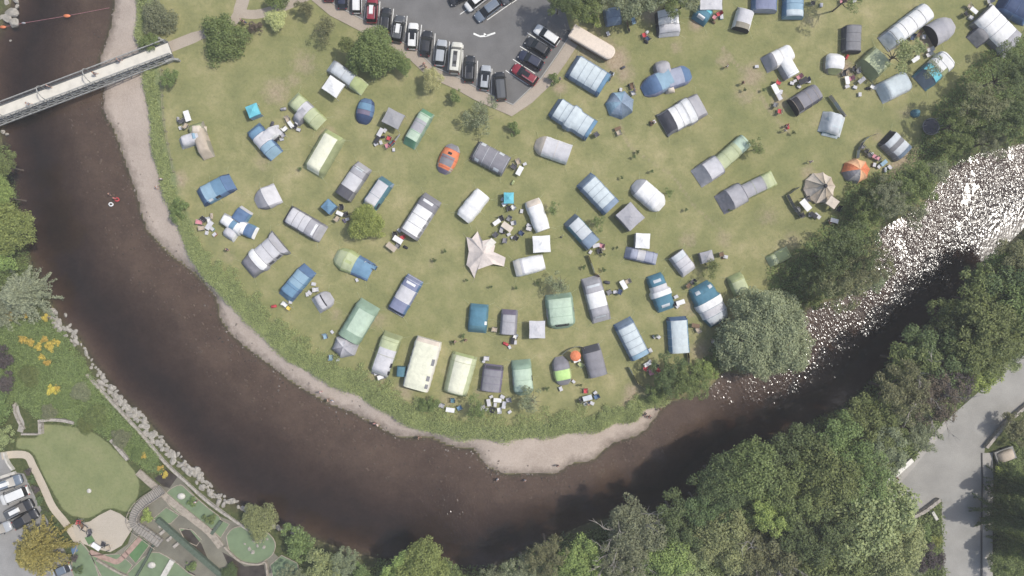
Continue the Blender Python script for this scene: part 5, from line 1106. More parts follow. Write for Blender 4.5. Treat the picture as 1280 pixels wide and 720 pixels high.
# ---------------------------------------------------------------- stone walls
def stone_wall(label, pts, wd, h, mat=M_stone, name="stone_wall", z0=-.3, cat="wall", smooth_=True):
    q = Wl(pts, h); q = smooth_line(q, 4) if smooth_ and len(pts) > 2 else q
    o = band_slab(name, q, wd, z0, h, mat); return tag(o, label, cat)
stone_wall("short curved stone wall along the top of the garden lawn", [(47,527),(60,525),(78,526),(92,529)], .5, .9)
stone_wall("short upright stone wall at the lawn's upper left corner", [(49,529),(49.5,543)], .5, .9)
stone_wall("low dark wall running left from the lawn corner", [(26,543),(47,543)], .3, .7)
stone_wall("slanting stone wall at the lawn's upper right", [(138,550),(148,562),(159,575)], .55, 1.0)
stone_wall("pale low kerb wall behind the boulder bank", [(107,468),(125,488),(150,515),(178,545),(205,578),(232,603),(262,630),(300,656),(318,668)], .4, .35)
stone_wall("white painted road bridge parapet beside the wood", [(1141,575),(1101,611)], .75, 1.1, solid("white_parapet", (.66,.64,.58), .8, .12), smooth_=False)
stone_wall("low stone wall at the lower edge of the road bend", [(1136,650),(1156,640),(1176,625)], .55, .9)
stone_wall("low stone wall between road and right hand garden", [(1234,560),(1262,527),(1300,495)], .5, .9)
stone_wall("white painted wall stub below the road bend", [(1166,640),(1172,650)], .5, .9, M_conc, smooth_=False)
stone_wall("narrow stone edging wall along the bank path", [(20,503),(17,512),(22,526),(29,537)], .35, .5)

# ---------------------------------------------------------------- crazy golf garden
M_green = solid("putting_green_carpet", (.145,.195,.11), .95, .12, .6); M_green2 = solid("darker_green_carpet", (.09,.165,.07), .95, .12, .8); M_wood = solid("weathered_timber", (.30,.26,.21), .9, .25, 2.0)
M_darkw = solid("dark_green_beam", (.075,.10,.07), .8, .2); M_mud = solid("brown_pond_bed", (.10,.075,.055), .6, .3, .8); M_pond = solid("pond_surface", (.055,.045,.035), .08, .3, .7); M_brick = solid("reddish_paving", (.32,.22,.18), .9, .2, 1.5)
base = Wl([(168,655),(176,628),(192,618),(206,602),(222,595),(262,640),(300,656),(330,680),(352,700),(352,780),(95,780),(92,700),(110,690),(140,694),(160,680)])
tag(poly_slab("paved_ground", base, -.2, .018, asphalt("golf_paving", (.185,.175,.135), .35)), kind='structure')
def green(label, pts, mat=M_green, z=.05, edge=True):
    q = Wl(pts); q2 = smooth_line(q+[q[0]], 3)[:-1] if len(pts) > 5 else q
    c = q2[0]; root = thing("putting_green", label, "putting green", (c[0], c[1], 0), 0, "greens of the crazy golf course"); loc = [(x-c[0], y-c[1]) for x, y in q2]
    poly_slab("carpet", loc, .0, z+.02, mat, root)
    if edge: band_slab("edging", loc+[loc[0]], .14, 0, z+.07, M_wood, root)
    return root
green("large pale putting green along the boulder bank", [(205,622),(212,612),(226,606),(236,614),(262,636),(276,648),(270,662),(255,656),(232,646),(216,636)])
green("kidney shaped green around the rocky ring", [(283,670),(292,660),(310,658),(332,664),(344,678),(340,694),(322,704),(300,702),(288,690)])
green("small square green right of the dark bridge beam", [(265,662),(277,650),(287,655),(276,672)], M_green)
green("green patch between walkway and stone lane", [(192,648),(208,634),(224,644),(214,654),(200,656)], M_green)
green("dark green patch beside the curved walkway", [(156,688),(174,668),(188,680),(170,704)], M_green2)
green("long green strip at the bottom left of the course", [(100,676),(112,690),(120,708),(124,730),(98,730),(90,704)], M_green)
green("triangular green below the sandy terrace", [(114,694),(150,692),(166,706),(150,730),(132,730)], M_green)
green("broad green in the middle of the bottom edge", [(160,716),(190,690),(216,700),(236,716),(256,730),(160,730)], M_green)
green("green between the dark beam and the stone lane", [(224,660),(240,662),(252,674),(246,682),(232,676)], M_green)
green("green left of the pond near the bottom trees", [(338,706),(352,694),(372,704),(376,726),(342,726)], M_green)
green("small green square on the sandy terrace", [(106,672),(114,668),(119,676),(111,681)], M_green2, edge=False)
def pool(nm, pts, z=.04):
    o = poly_slab(nm, Wl(pts), -.15, z, M_pond); tag(o, kind='structure')
pool("water_channel", [(193,598),(208,586),(222,596),(212,610),(204,608)])
pool("water_pond", [(206,712),(222,706),(244,718),(252,740),(200,740)])
pool("water_stream", [(278,690),(292,698),(306,708),(330,706),(334,730),(296,730)])
pool("water_basin", [(226,664),(236,660),(252,680),(262,704),(250,700),(232,684)], .085)
def lane(name, label, pts, wd, z0, z1, mat, cat): o = band_slab(name, smooth_line(Wl(pts, z1), 4) if len(pts) > 2 else Wl(pts, z1), wd, z0, z1, mat); return tag(o, label, cat)
lane("stone_lane", "straight stone lane between the greens of the crazy golf", [(172,590),(190,606),(208,622),(240,648),(262,666),(276,684)], 1.2, 0, .32, M_wood, "walkway")
lane("dark_beam_bridge", "long dark green beam bridge over the golf stream", [(196,650),(232,682),(276,720)], .9, .2, .9, M_darkw, "bridge")
# curved timber walkway with rails and boards
root = thing("timber_walkway", "curved grey timber walkway with railings by the lawn", "walkway", (*W(180, 630), 0))
c0 = W(180, 630); line_ = [(x-c0[0], y-c0[1]) for x, y in smooth_line(Wl([(202,612),(194,618),(182,626),(172,636),(167,648),(170,658),(184,668),(200,680)], .8), 5)]
band_slab("deck", line_, 1.6, .4, .75, solid("grey_timber_deck", (.27,.25,.22), .9, .2, 2.5), root)
L, R = ribbon(line_, 1.7)
for sd_ in (L, R):
    MB().tube([(x, y, 1.65) for x, y in sd_], .05, 5).build("handrail", M_wood, root)
    m = MB()
    for x, y in sd_[::2]: m.tube([(x, y, 0), (x, y, 1.65)], .05, 5)
    m.build("railing_posts", M_wood, root)
m = MB()
for p, q_ in zip(L[::1], R[::1]): m.tube([(p[0], p[1], .77), (q_[0], q_[1], .77)], .045, 4)
m.build("deck_battens", solid("dark_batten", (.10,.095,.09), .9), root)
stone_wall("reddish paved edge below the sandy terrace", [(112,690),(138,700),(150,700),(176,672)], .9, .12, M_brick)
stone_wall("dark rail around the green at the walkway's foot", [(194,676),(182,700),(168,724)], .25, .7, M_darkw)
stone_wall("white slatted footbridge at the bottom of the course", [(215,701),(203,722)], .9, .5, M_conc, smooth_=False)
stone_wall("timber kerb along the stream near the pond", [(280,684),(300,702),(322,706),(332,704),(334,730)], .3, .45, M_wood)
stone_wall("dark beam across the pale green", [(264,668),(276,652)], .5, .6, M_darkw, smooth_=False)
stone_wall("dark diagonal rail between the two lower greens", [(120,700),(140,712),(160,722)], .3, .6, M_wood)
for x, y, lb in ((227,620,"pale stone mound on the large putting green"), (190,706,"pale twin stone on the bottom green")):
    px_ = W(x, y); m = MB(); m.lathe((px_[0], px_[1], .05), [(.75,0), (.7,.2), (.4,.4), (.05,.45)], 9, 1, .8); tag(m.build("stone_mound", M_conc, None, True), lb, "rock")
# terrace items
item('table', 122, 682, -.6, 'white', "white table at the lower corner of the sandy terrace", "garden tables", 1.3)
for x, y, cl in ((99,652,'red'),(103,656,'brown'),(108,660,'beige'),(113,664,'darkgrey'),(130,680,'charcoal'),(136,684,'beige')): item('chair', x, y, rnd.uniform(0, 6), cl, f"{CWORD[cl]} seat on the edge of the sandy terrace", "garden seats", 1.4)
o = poly_slab("play_mat", Wl([(88,684),(94,680),(98,688),(91,693)]), .03, .09, fab('blue')); tag(o, "blue mat beside the lower left green", "mat")
ls = thing("lawn_stone", "small round cream stone in the middle of the garden lawn", "rock", (*W(111.5,613.5), 0)); MB().lathe((0,0,0), [(.42,0), (.38,.12), (.1,.18)], 10).build("top", M_conc, ls, True)
# fence posts / wall by lower left car park
stone_wall("curved white kerb rail at the corner of the lower left parking area", [(4,566),(8,578),(15,588)], .3, .7, M_conc)
stone_wall("white rail stub beside the topmost car in the lower left", [(0,597),(18,591)], .5, .5, M_conc, smooth_=False)
hd = thing("wire_fence", "thin wooden post and wire fence along the river weeds above the beach", "fence", (*W(206,110), 0)); c0 = W(206, 110)
fpts = [(x-c0[0], y-c0[1]) for x, y in smooth_line(Wl([(204,88),(205,120),(207,150),(212,180),(219,215)]), 4)]
for p in fpts[::2]: MB().tube([(p[0], p[1], 0), (p[0], p[1], 1.1)], .06, 5).build("post", M_wood, hd)
for zz in (.5, 1.05): MB().tube([(x, y, zz) for x, y in fpts], .02, 4).build("rail", M_wood, hd)

# ---------------------------------------------------------------- boulders
M_rock = solid("river_boulder", (.30,.28,.245), .95, .25, 1.1, bmp=.06)
def rock_mesh(seed):
    import bmesh
    bm = bmesh.new(); bmesh.ops.create_icosphere(bm, subdivisions=2, radius=1); r_ = random.Random(seed)
    cuts = [(Vector((r_.gauss(0,1), r_.gauss(0,1), r_.gauss(0,1))).normalized(), r_.uniform(.55,.85)) for _ in range(9)]
    for v in bm.verts:
        for n_, k in cuts:
            dd = v.co.dot(n_)
            if dd > k: v.co -= n_*(dd-k)
        v.co.x *= 1.15; v.co.z *= .75; v.co *= 1+r_.uniform(-.03,.03)
    me = bpy.data.meshes.new("boulder"); bm.to_mesh(me); bm.free(); me.materials.append(M_rock); return me
ROCKS = [rock_mesh(i) for i in range(7)]
def boulder(px, py, r, z, label, group):
    x, y = W(px, py, z); o = bpy.data.objects.new("boulder", rnd.choice(ROCKS)); COL.objects.link(o)
    o.location = (x, y, z); o.rotation_euler = (rnd.uniform(-.3,.3), rnd.uniform(-.3,.3), rnd.uniform(0, 6)); s_ = r*S; o.scale = (s_*rnd.uniform(.9,1.15), s_*rnd.uniform(.8,1), s_*rnd.uniform(.7,1)); tag(o, label, "boulder", group)
bl = smooth_line([(66,388),(75,400),(97,421),(111,447),(127,466),(146,492),(162,505),(178,521),(192,538),(208,556),(231,577),(253,596),(274,619),(303,634),(330,648),(344,656),(370,664)], 6)
for k, (x, y) in enumerate(bl):
    a, b_ = bl[max(k-1, 0)], bl[min(k+1, len(bl)-1)]; dx, dy = b_[0]-a[0], b_[1]-a[1]; l = math.hypot(dx, dy); nx_, ny_ = -dy/l, dx/l    # towards land = left/below
    wdt = 4 if (k/len(bl) > .78 or 0.14 < k/len(bl) < .24) else 10
    for j in range(3 if wdt > 5 else 1):
        t = rnd.uniform(-1.5, wdt); boulder(x+nx_*t+rnd.uniform(-2, 2), y+ny_*t+rnd.uniform(-2, 2), rnd.choice([2.2,2.8,3.2,4,4.8]), -1.15+max(0, t)*.085, "grey boulder in the rock armour along the garden river bank", "boulders of the garden bank")
for x, y, r in ((7,3,7),(15,16,8),(9,22,7),(18,29,7),(1,22,6),(20,1,4),(3,11,6),(21,8,3.5)): boulder(x, y, r, -1.2, "pale boulder at the upper left river edge beyond the bridge", "boulders at the upper left corner")
for x, y, r in ((82,394,2.6),(13,51,1.8),(4,165,3.5),(9,168,2.5)): boulder(x, y, r, -1.35, "lone boulder standing in the water near the left bank", "lone boulders in the river")
for x, y in ((322,682),(312,686),(306,680),(316,690),(330,684),(326,676),(334,674),(318,676)): boulder(x, y, rnd.uniform(1.6,3), .1, "boulder of the rocky ring on the kidney shaped green", "boulders of the rocky ring")
# loose cobbles on the beach and in the shallows: nobody could count them
V_l, F_l = [], []
base_me = ROCKS[0]; bv = np.array([v.co[:] for v in base_me.vertices]); bf = np.array([p.vertices[:] for p in base_me.polygons])
pts = []
sW = np.array(shoreW); cum = len(sW)
for _ in range(420):
    i = rnd.randrange(4, int(cum*.62)); p = sW[i]+(sW[min(i+1, cum-1)]-sW[i])*rnd.random(); off = rnd.gauss(0, 1.6); ang = rnd.uniform(0, 6.28)
    pts.append((p[0]+off*math.cos(ang), p[1]+off*math.sin(ang)))
pts = np.array(pts); zz, *_r = height(pts)
for (x, y), z_ in zip(pts, zz):
    s_ = rnd.choice([.05,.07,.1,.14,.2]); a = rnd.uniform(0, 6); c_, s2 = math.cos(a), math.sin(a)
    v = bv*s_; v = np.stack([v[:, 0]*c_-v[:, 1]*s2+x, v[:, 0]*s2+v[:, 1]*c_+y, v[:, 2]+z_], 1); F_l.append(bf+len(V_l)*len(bv)); V_l.append(v)
tag(put(bpy.data.objects.new("cobbles", np_mesh("cobbles", np.vstack(V_l), np.vstack(F_l), solid('wet_cobble', (.22,.19,.16), .8, .3, 1.0)))), kind='stuff')

# stones lying on the shallow bed
V_l, F_l = [], []; i_ = rng.integers(8, int(cum*.72), 1700); t_ = rng.random(1700)[:, None]; pp = sW[i_]*(1-t_)+sW[np.minimum(i_+1, cum-1)]*t_
oW = np.array(outerW); cen = oW[np.argmin(((pp[:, None, :]-oW[None, ::3, :])**2).sum(2), 1)*3]; dd = cen-pp; pp = pp+dd*(rng.random(1700)**1.6*.4)[:, None]
zz, dr_, *_r = height(pp)
for (x, y), z_, q_ in zip(pp, zz, dr_):
    if q_ < .1: continue
    s_ = float(rng.choice([.06,.09,.12,.16,.24])); a = rnd.uniform(0, 6); c_, s2 = math.cos(a), math.sin(a)
    v = bv*np.array([s_, s_, s_*.5]); v = np.stack([v[:, 0]*c_-v[:, 1]*s2+x, v[:, 0]*s2+v[:, 1]*c_+y, np.minimum(v[:, 2]+z_, WZ-.01)], 1); F_l.append(bf+len(V_l)*len(bv)); V_l.append(v)
tag(put(bpy.data.objects.new("riverbed_stones", np_mesh("riverbed_stones", np.vstack(V_l), np.vstack(F_l), solid('river_bed_stone', (.22,.165,.125), .9, .4, .5)))), kind='stuff')

# ---------------------------------------------------------------- foliage
def leaf_mat(name, col, var=.38, trans=.38):
    m, nt, b = base_mat("leaves_"+name); oi = nt.nodes.new("ShaderNodeObjectInfo"); g = nt.nodes.new("ShaderNodeNewGeometry"); tc = nt.nodes.new("ShaderNodeTexCoord")
    f = noise(nt, tc.outputs["Object"], 1.3, 3, .6)
    lo = tuple(v*(1-var) for v in col); hi = (col[0]*(1+var*1.1), col[1]*(1+var*.9), col[2]*(1+var*.6))
    rl_ = math_(nt, 'ADD', math_(nt, 'MULTIPLY', f, .6), math_(nt, 'MULTIPLY', g.outputs["Random Per Island"], .4))
    c = ramp(nt, rl_, [(.25, lo), (.5, col), (.75, hi)])
    hs = nt.nodes.new("ShaderNodeHueSaturation"); nt.links.new(c, hs.inputs["Color"])
    nt.links.new(math_(nt, 'ADD', math_(nt, 'MULTIPLY', oi.outputs["Random"], .035), .4825), hs.inputs["Hue"]); nt.links.new(math_(nt, 'ADD', math_(nt, 'MULTIPLY', oi.outputs["Random"], .3), .85), hs.inputs["Value"])
    nt.links.new(hs.outputs[0], b.inputs["Base Color"]); b.inputs["Roughness"].default_value = .55; b.inputs["Specular IOR Level"].default_value = .3
    t = nt.nodes.new("ShaderNodeBsdfTranslucent"); nt.links.new(hs.outputs[0], t.inputs[0]); ms = nt.nodes.new("ShaderNodeMixShader"); ms.inputs[0].default_value = trans
    out = [n for n in nt.nodes if n.type == 'OUTPUT_MATERIAL'][0]; nt.links.new(b.outputs[0], ms.inputs[1]); nt.links.new(t.outputs[0], ms.inputs[2]); nt.links.new(ms.outputs[0], out.inputs[0])
    return m
LEAF = {k: leaf_mat(k, c) for k, c in dict(mid=(.20,.255,.095), bright=(.29,.37,.125), dark=(.135,.18,.075), olive=(.215,.225,.115), sage=(.31,.34,.205), greygreen=(.26,.29,.175), pale=(.315,.355,.165),
    yellowgreen=(.33,.39,.12), paleyellow=(.55,.56,.28), purple=(.12,.10,.10), brown=(.18,.15,.11), gorse=(.62,.50,.12), goldconifer=(.35,.315,.10), weed=(.37,.46,.20), sagecon=(.36,.41,.28)).items()}
M_bark = solid("bark", (.12,.095,.075), .95, .25, 2); M_twig = solid("bare_pale_branches", (.32,.29,.26), .9, .2, 2)
def quads(C, Nn, size, r_, asp=.62):
    n = len(C); Nn = Nn/np.linalg.norm(Nn, axis=1, keepdims=True); a = r_.normal(size=(n, 3)); u = np.cross(Nn, a); u /= np.linalg.norm(u, axis=1, keepdims=True)+1e-9; v = np.cross(Nn, u)
    s_ = (size*r_.uniform(.6, 1.35, n))[:, None]; V = np.stack([C-u*s_*.5, C+v*s_*asp*.5, C+u*s_*.5, C-v*s_*asp*.5], 1); V[:, 2] += Nn*s_*.08
    return V.reshape(-1, 3), np.arange(n*4).reshape(n, 4)
def crown_broad(seed, R, Hc, nc, nl, leaf, rc=.3, gap=.12, flat=0.0):
    r_ = np.random.default_rng(seed); out = []; nn = []
    cs = []
    # big lobes carry smaller clumps: uneven outline
    nb = max(5, nc//7); lob = []
    for k in range(nb):
        a = 2*math.pi*k/nb+r_.uniform(-.4,.4); q = r_.uniform(.25,.72) if k else 0; lob.append((math.cos(a)*q*R, math.sin(a)*q*R, r_.uniform(.15,.62)*Hc, r_.uniform(.30,.52)*R))
    for k in range(nc):
        lx, ly, lz, lr = lob[k % nb]; d_ = r_.normal(size=3); d_[2] = abs(d_[2])*1.1-.25; d_ /= np.linalg.norm(d_); cs.append((lx+d_[0]*lr, ly+d_[1]*lr, lz+d_[2]*lr*Hc/R*.8, R*rc*r_.uniform(.5,1.15)))
    for (x, y, z_, rr_) in cs:
        n = int(nl*(rr_/(R*rc))**2); d_ = r_.normal(size=(n, 3)); d_[:, 2] = np.abs(d_[:, 2])*1.2-.35*r_.random(n)*2; d_ /= np.linalg.norm(d_, axis=1, keepdims=True)
        q = r_.uniform(.55, 1.08, (n, 1)); C = np.array([x, y, z_])+d_*rr_*q*np.array([1,1,.8]); out.append(C); nn.append(d_*.7+r_.normal(size=(n, 3))*.55+np.array([0,0,.75]))
    C = np.vstack(out); N_ = np.vstack(nn); keep = C[:, 2] > -.45*Hc; return quads(C[keep], N_[keep], leaf, r_)
def crown_dense(seed, R, Hc, nc, nl, leaf, rc=.2, lump=.16):
    r_ = np.random.default_rng(seed); out = []; nn = []; ph = r_.uniform(0, 6.28, 6)
    for k in range(nc):
        zf = 1-(k+.5)/nc*1.12; a = k*2.39996; q = math.sqrt(max(0, 1-zf*zf)); m = 1+lump*math.sin(3*a+ph[0])*q+lump*.8*math.sin(5*a+ph[1]+zf*4)+r_.normal()*.05; m *= r_.uniform(.80, 1.02)
        rr_ = R*rc*r_.uniform(.65, 1.25); x, y, z_ = math.cos(a)*q*R*.86*m, math.sin(a)*q*R*.86*m, max(-.3, zf)*Hc*.86*m
        n = int(nl*(rr_/(R*rc))**2); d_ = r_.normal(size=(n, 3)); d_[:, 2] = np.abs(d_[:, 2])*1.1-.5*r_.random(n); d_ /= np.linalg.norm(d_, axis=1, keepdims=True)
        out.append(np.array([x, y, z_])+d_*rr_*r_.uniform(.5, 1.1, (n, 1))); nn.append(d_*.8+r_.normal(size=(n, 3))*.5+np.array([0,0,.7]))
    return quads(np.vstack(out), np.vstack(nn), leaf, r_)
def crown_conifer(seed, R, Hc, nb=70, leaf=.3, per=90, droop=.25):
    r_ = np.random.default_rng(seed); out = []; nn = []
    for k in range(nb):
        lv = r_.random()**.8; a = r_.uniform(0, 6.283); ln = R*(1-lv*.86)*r_.uniform(.8, 1.1); z0 = lv*Hc; n = int(per*(.35+ln/R)); t = r_.random(n)**.7; w_ = (.12+.08*R/5)*(1-.55*t)
        d_ = np.array([math.cos(a), math.sin(a)]); pr_ = np.array([-d_[1], d_[0]]); o = r_.normal(size=n)*w_*1.1
        C = np.stack([d_[0]*t*ln+pr_[0]*o, d_[1]*t*ln+pr_[1]*o, z0+.5*ln*.25*t-droop*ln*t*t+r_.normal(size=n)*.12], 1); out.append(C)
        nn.append(np.stack([pr_[0]*np.sign(o)*.7+r_.normal(size=n)*.4, pr_[1]*np.sign(o)*.7+r_.normal(size=n)*.4, np.full(n, .9)], 1))
    return quads(np.vstack(out), np.vstack(nn), leaf, r_, .5)
def limbs(seed, R, Hc, h0, r0, nbr=7, mat=None, name="trunk"):
    r_ = random.Random(seed); m = MB(); m.tube([(0,0,-.3), (r_.uniform(-.1,.1), r_.uniform(-.1,.1), h0*.6), (0,0,h0+Hc*.45)], r0, 7, r0*.35)
    for k in range(nbr):
        a = k*2.4+r_.uniform(-.3,.3); z_ = h0*r_.uniform(.6,1.0); q = r_.uniform(.55,.85)
        m.tube([(0,0,z_), (math.cos(a)*R*q*.5, math.sin(a)*R*q*.5, z_+Hc*.22), (math.cos(a+.15)*R*q, math.sin(a+.15)*R*q, z_+Hc*r_.uniform(.3,.55))], r0*.45, 5, r0*.12)
    return m
TM = {}
def tree_meshes(kind, sd_):
    key = (kind, sd_)
    if key in TM: return TM[key]
    if kind == 'big': V, F = crown_broad(sd_, 5.6, 5.2, 64, 165, .40, .24); R, Hc = 5.6, 5.2
    elif kind == 'mid': V, F = crown_broad(sd_, 3.6, 3.6, 44, 120, .33, .27); R, Hc = 3.6, 3.6
    elif kind == 'small': V, F = crown_broad(sd_, 1.8, 1.8, 24, 80, .26, .32); R, Hc = 1.8, 1.8
    elif kind == 'thin': V, F = crown_broad(sd_, 3.0, 2.8, 30, 70, .26, .26); R, Hc = 3.0, 2.8
    elif kind == 'willow': V, F = crown_dense(sd_, 7.4, 5.2, 230, 170, .27, .125, .11); R, Hc = 7.0, 5.2
    elif kind == 'feather': V, F = crown_broad(sd_, 5.0, 4.6, 90, 95, .30, .17); R, Hc = 5.0, 4.6
    elif kind == 'bushy': V, F = crown_dense(sd_, 3.6, 3.0, 80, 110, .26, .24, .2); R, Hc = 3.6, 3.0
    elif kind == 'round': V, F = crown_dense(sd_, 5.2, 4.6, 110, 130, .34, .21, .2); R, Hc = 5.2, 4.6
    elif kind == 'conifer': V, F = crown_conifer(sd_, 5.0, 6.0, 270, .28, 85); R, Hc = 5.0, 6.0
    me = np_mesh("crown", V, F, LEAF['mid'])
    tm = limbs(sd_, R, Hc, 3.0, .05*R+.05, 8 if kind != 'conifer' else 0); t_ = bpy.data.meshes.new("trunk"); t_.from_pydata(tm.v, [], tm.f); t_.materials.append(M_bark)
    TM[key] = (me, t_, R, Hc); return TM[key]
def tree(px, py, rpx, leaf, kind='big', h=None, label="", group=None, bare=False, sd_=None, cat="tree", flat=1.0):
    sd_ = rnd.randrange(3) if sd_ is None else sd_
    cm, tmsh, R, Hc = tree_meshes(kind, sd_)
    r_m = rpx*S; k = r_m/(R*1.02); top = (h or (r_m*2.0+1.5)); hz = max(.0, top-Hc*k*flat*1.0); zc = hz+Hc*k*flat*.45
    if kind == 'conifer': flat = (top-.8)/(Hc*k*1.08); hz = .7; zc = top*.4
    k *= (H-zc)/H
    x, y = W(px, py, zc)
    nm = "tree" if r_m > 1.9 else "bush"
    root = thing(nm, label, cat if nm == "tree" else "bush", (x, y, 0), rnd.uniform(0, 6.28), group)
    c = bpy.data.objects.new("crown", cm); put(c, None, root); c.location = (0, 0, hz); c.scale = (k, k*rnd.uniform(.92,1.08), k*flat)
    c.material_slots[0].link = 'OBJECT'; c.material_slots[0].material = LEAF[leaf]
    t = bpy.data.objects.new("trunk", tmsh); put(t, None, root); t.scale = (k, k, max(.15, (hz+Hc*k*.35)/(3.0+Hc*.45)))
    if bare:
        r2 = random.Random(int(px)); m = MB()
        for q in range(9):
            a = r2.uniform(0, 6.28); p = Vector((0, 0, top*.55)); pts = [p]; dd = Vector((math.cos(a)*.7, math.sin(a)*.7, .75))
            for s_ in range(6):
                dd = (dd+Vector((r2.uniform(-.35,.35), r2.uniform(-.35,.35), .05))).normalized(); p = p+dd*r_m*.26; pts.append(p)
                if s_ > 1:
                    for _ in range(2):
                        e = (dd+Vector((r2.uniform(-.9,.9), r2.uniform(-.9,.9), .2))).normalized(); m.tube([p, p+e*r_m*.2, p+e*r_m*.34+Vector((r2.uniform(-.3,.3), r2.uniform(-.3,.3), 0))], .045, 4, .012)
            m.tube(pts, .13, 5, .03)
        m.build("bare_branches", M_twig, root)
    return root
WL = {'bright':'bright green', 'mid':'mid green', 'dark':'dark green', 'olive':'olive green', 'sage':'grey sage', 'greygreen':'grey green', 'pale':'pale green', 'yellowgreen':'yellow green', 'purple':'dark purplish', 'brown':'brownish'}
G1 = "trees of the wood along the far river bank"
for x, y, r, lf, kd, h, *bb in [
 (497,716,24,'bright','big',7),(528,711,30,'bright','round',8),(562,722,22,'mid','mid',6),(618,722,18,'greygreen','mid',7),(652,716,24,'greygreen','feather',9),(683,694,26,'olive','feather',10),(700,722,22,'mid','big',8),
 (728,706,32,'bright','big',10),(762,716,26,'mid','mid',9),(795,668,34,'greygreen','round',12,1),(778,704,28,'greygreen','feather',12,1),(838,694,30,'bright','round',11),(866,716,28,'pale','big',10),(812,722,24,'mid','mid',9),
 (850,652,30,'dark','big',11),(882,640,28,'dark','big',11),(905,606,32,'dark','round',12),(944,594,38,'mid','round',13),(906,676,36,'pale','round',12),(930,640,22,'mid','mid',10),(955,696,40,'olive','feather',12,1),(966,640,24,'yellowgreen','big',12),
 (996,610,34,'mid','big',13),(1000,566,34,'dark','big',12),(1034,598,40,'mid','round',14),(1012,660,40,'dark','big',13),(1052,556,34,'mid','big',12),(1088,646,56,'pale','round',13),(1118,690,40,'pale','round',11),(1040,700,42,'mid','big',11),
 (1075,600,36,'mid','feather',13),(1108,562,26,'greygreen','big',11),(1092,524,32,'mid','big',11),(1150,540,26,'greygreen','feather',9),(1132,490,36,'olive','feather',12),(1166,494,34,'brown','feather',11,1),(1190,470,30,'purple','feather',10),
 (1168,444,34,'dark','big',10),(1200,414,36,'dark','big',9),(1226,444,34,'mid','big',11),(1244,410,38,'mid','big',12),(1222,372,32,'mid','big',8),(1258,364,38,'dark','big',9),(1282,324,28,'olive','big',8),(1292,390,36,'mid','big',11),
 (1232,470,20,'yellowgreen','mid',6),(1262,446,18,'pale','mid',6),(1140,452,24,'mid','mid',10),(1188,392,22,'mid','mid',7),(1220,344,16,'dark','mid',5),(1256,326,22,'mid','mid',6),(930,720,34,'greygreen','big',9),(985,724,30,'olive','big',9),(890,722,26,'mid','big',9),(1285,430,24,'mid','mid',8),(1152,424,18,'dark','mid',7)]:
    tree(x, y, r*(1.1 if kd != 'mid' else 1.12), lf, kd, h*1.15, f"{WL[lf]} tree " + ("with bare pale branches " if bb else "") + ("at the photo's bottom edge" if y > 685 else "by the road in the far bank wood" if (x > 1060 and y > 1700-x and y > 500) or (x > 1225 and y > 400) else "overhanging the water from the far bank wood" if y < min(660, 1480-x*.93) else "in the middle of the far bank wood"), G1, bool(bb))
# beside the side road
for x, y, r, lf, kd, h in [(1272,606,26,'dark','conifer',12),(1268,644,34,'dark','conifer',15),(1284,684,30,'mid','conifer',13)]: tree(x, y, r, lf, kd, h, f"{WL[lf]} conifer right of the side road throwing jagged shade", "conifers by the side road")
for x, y, r, lf, lb in [(1252,592,9,'yellowgreen',"yellow green bush below the covered trailer"),(1272,536,20,'olive',"olive bush behind the low wall by the road"),(1250,706,18,'mid',"mid green tree at the bottom right corner"),(1160,698,20,'purple',"dark purplish bush at the bottom edge left of the side road"),(1152,668,12,'mid',"small green bush below the road bend"),(1171,676,9,'yellowgreen',"narrow yellow green bush against the side road"),(1142,712,14,'greygreen',"grey green bush at the bottom edge")]:
    tree(x, y, r, lf, 'mid' if r > 14 else 'small', r*S*1.5+.5, lb)
# right top, riverside
for x, y, r, lf, kd, h in [(1266,92,30,'dark','feather',10),(1232,128,31,'olive','feather',10),(1264,148,34,'dark','feather',9),(1204,152,22,'mid','feather',8),(1240,176,22,'greygreen','feather',6),(1196,182,16,'mid','mid',5),
   (1148,232,30,'mid','feather',8),(1170,216,18,'greygreen','mid',5),(1116,246,26,'greygreen','feather',8),(1088,262,20,'mid','mid',6),(1142,268,22,'greygreen','thin',5),
   (1058,312,38,'dark','feather',11),(1088,326,30,'olive','feather',10),(1042,318,20,'dark','feather',9),(1060,352,34,'olive','feather',10),(1032,354,26,'dark','feather',9),(1094,350,18,'greygreen','mid',7),(1006,346,10,'dark','mid',6),(1018,378,12,'mid','small',2.5)]:
    tree(x, y, r, lf, kd, h, f"{WL[lf]} riverside tree between the camping field and the sparkling rapids", "trees along the field's river edge")
tree(962, 420, 59, 'sage', 'willow', 9, "great rounded sage grey willow at the river's edge, the largest single crown")
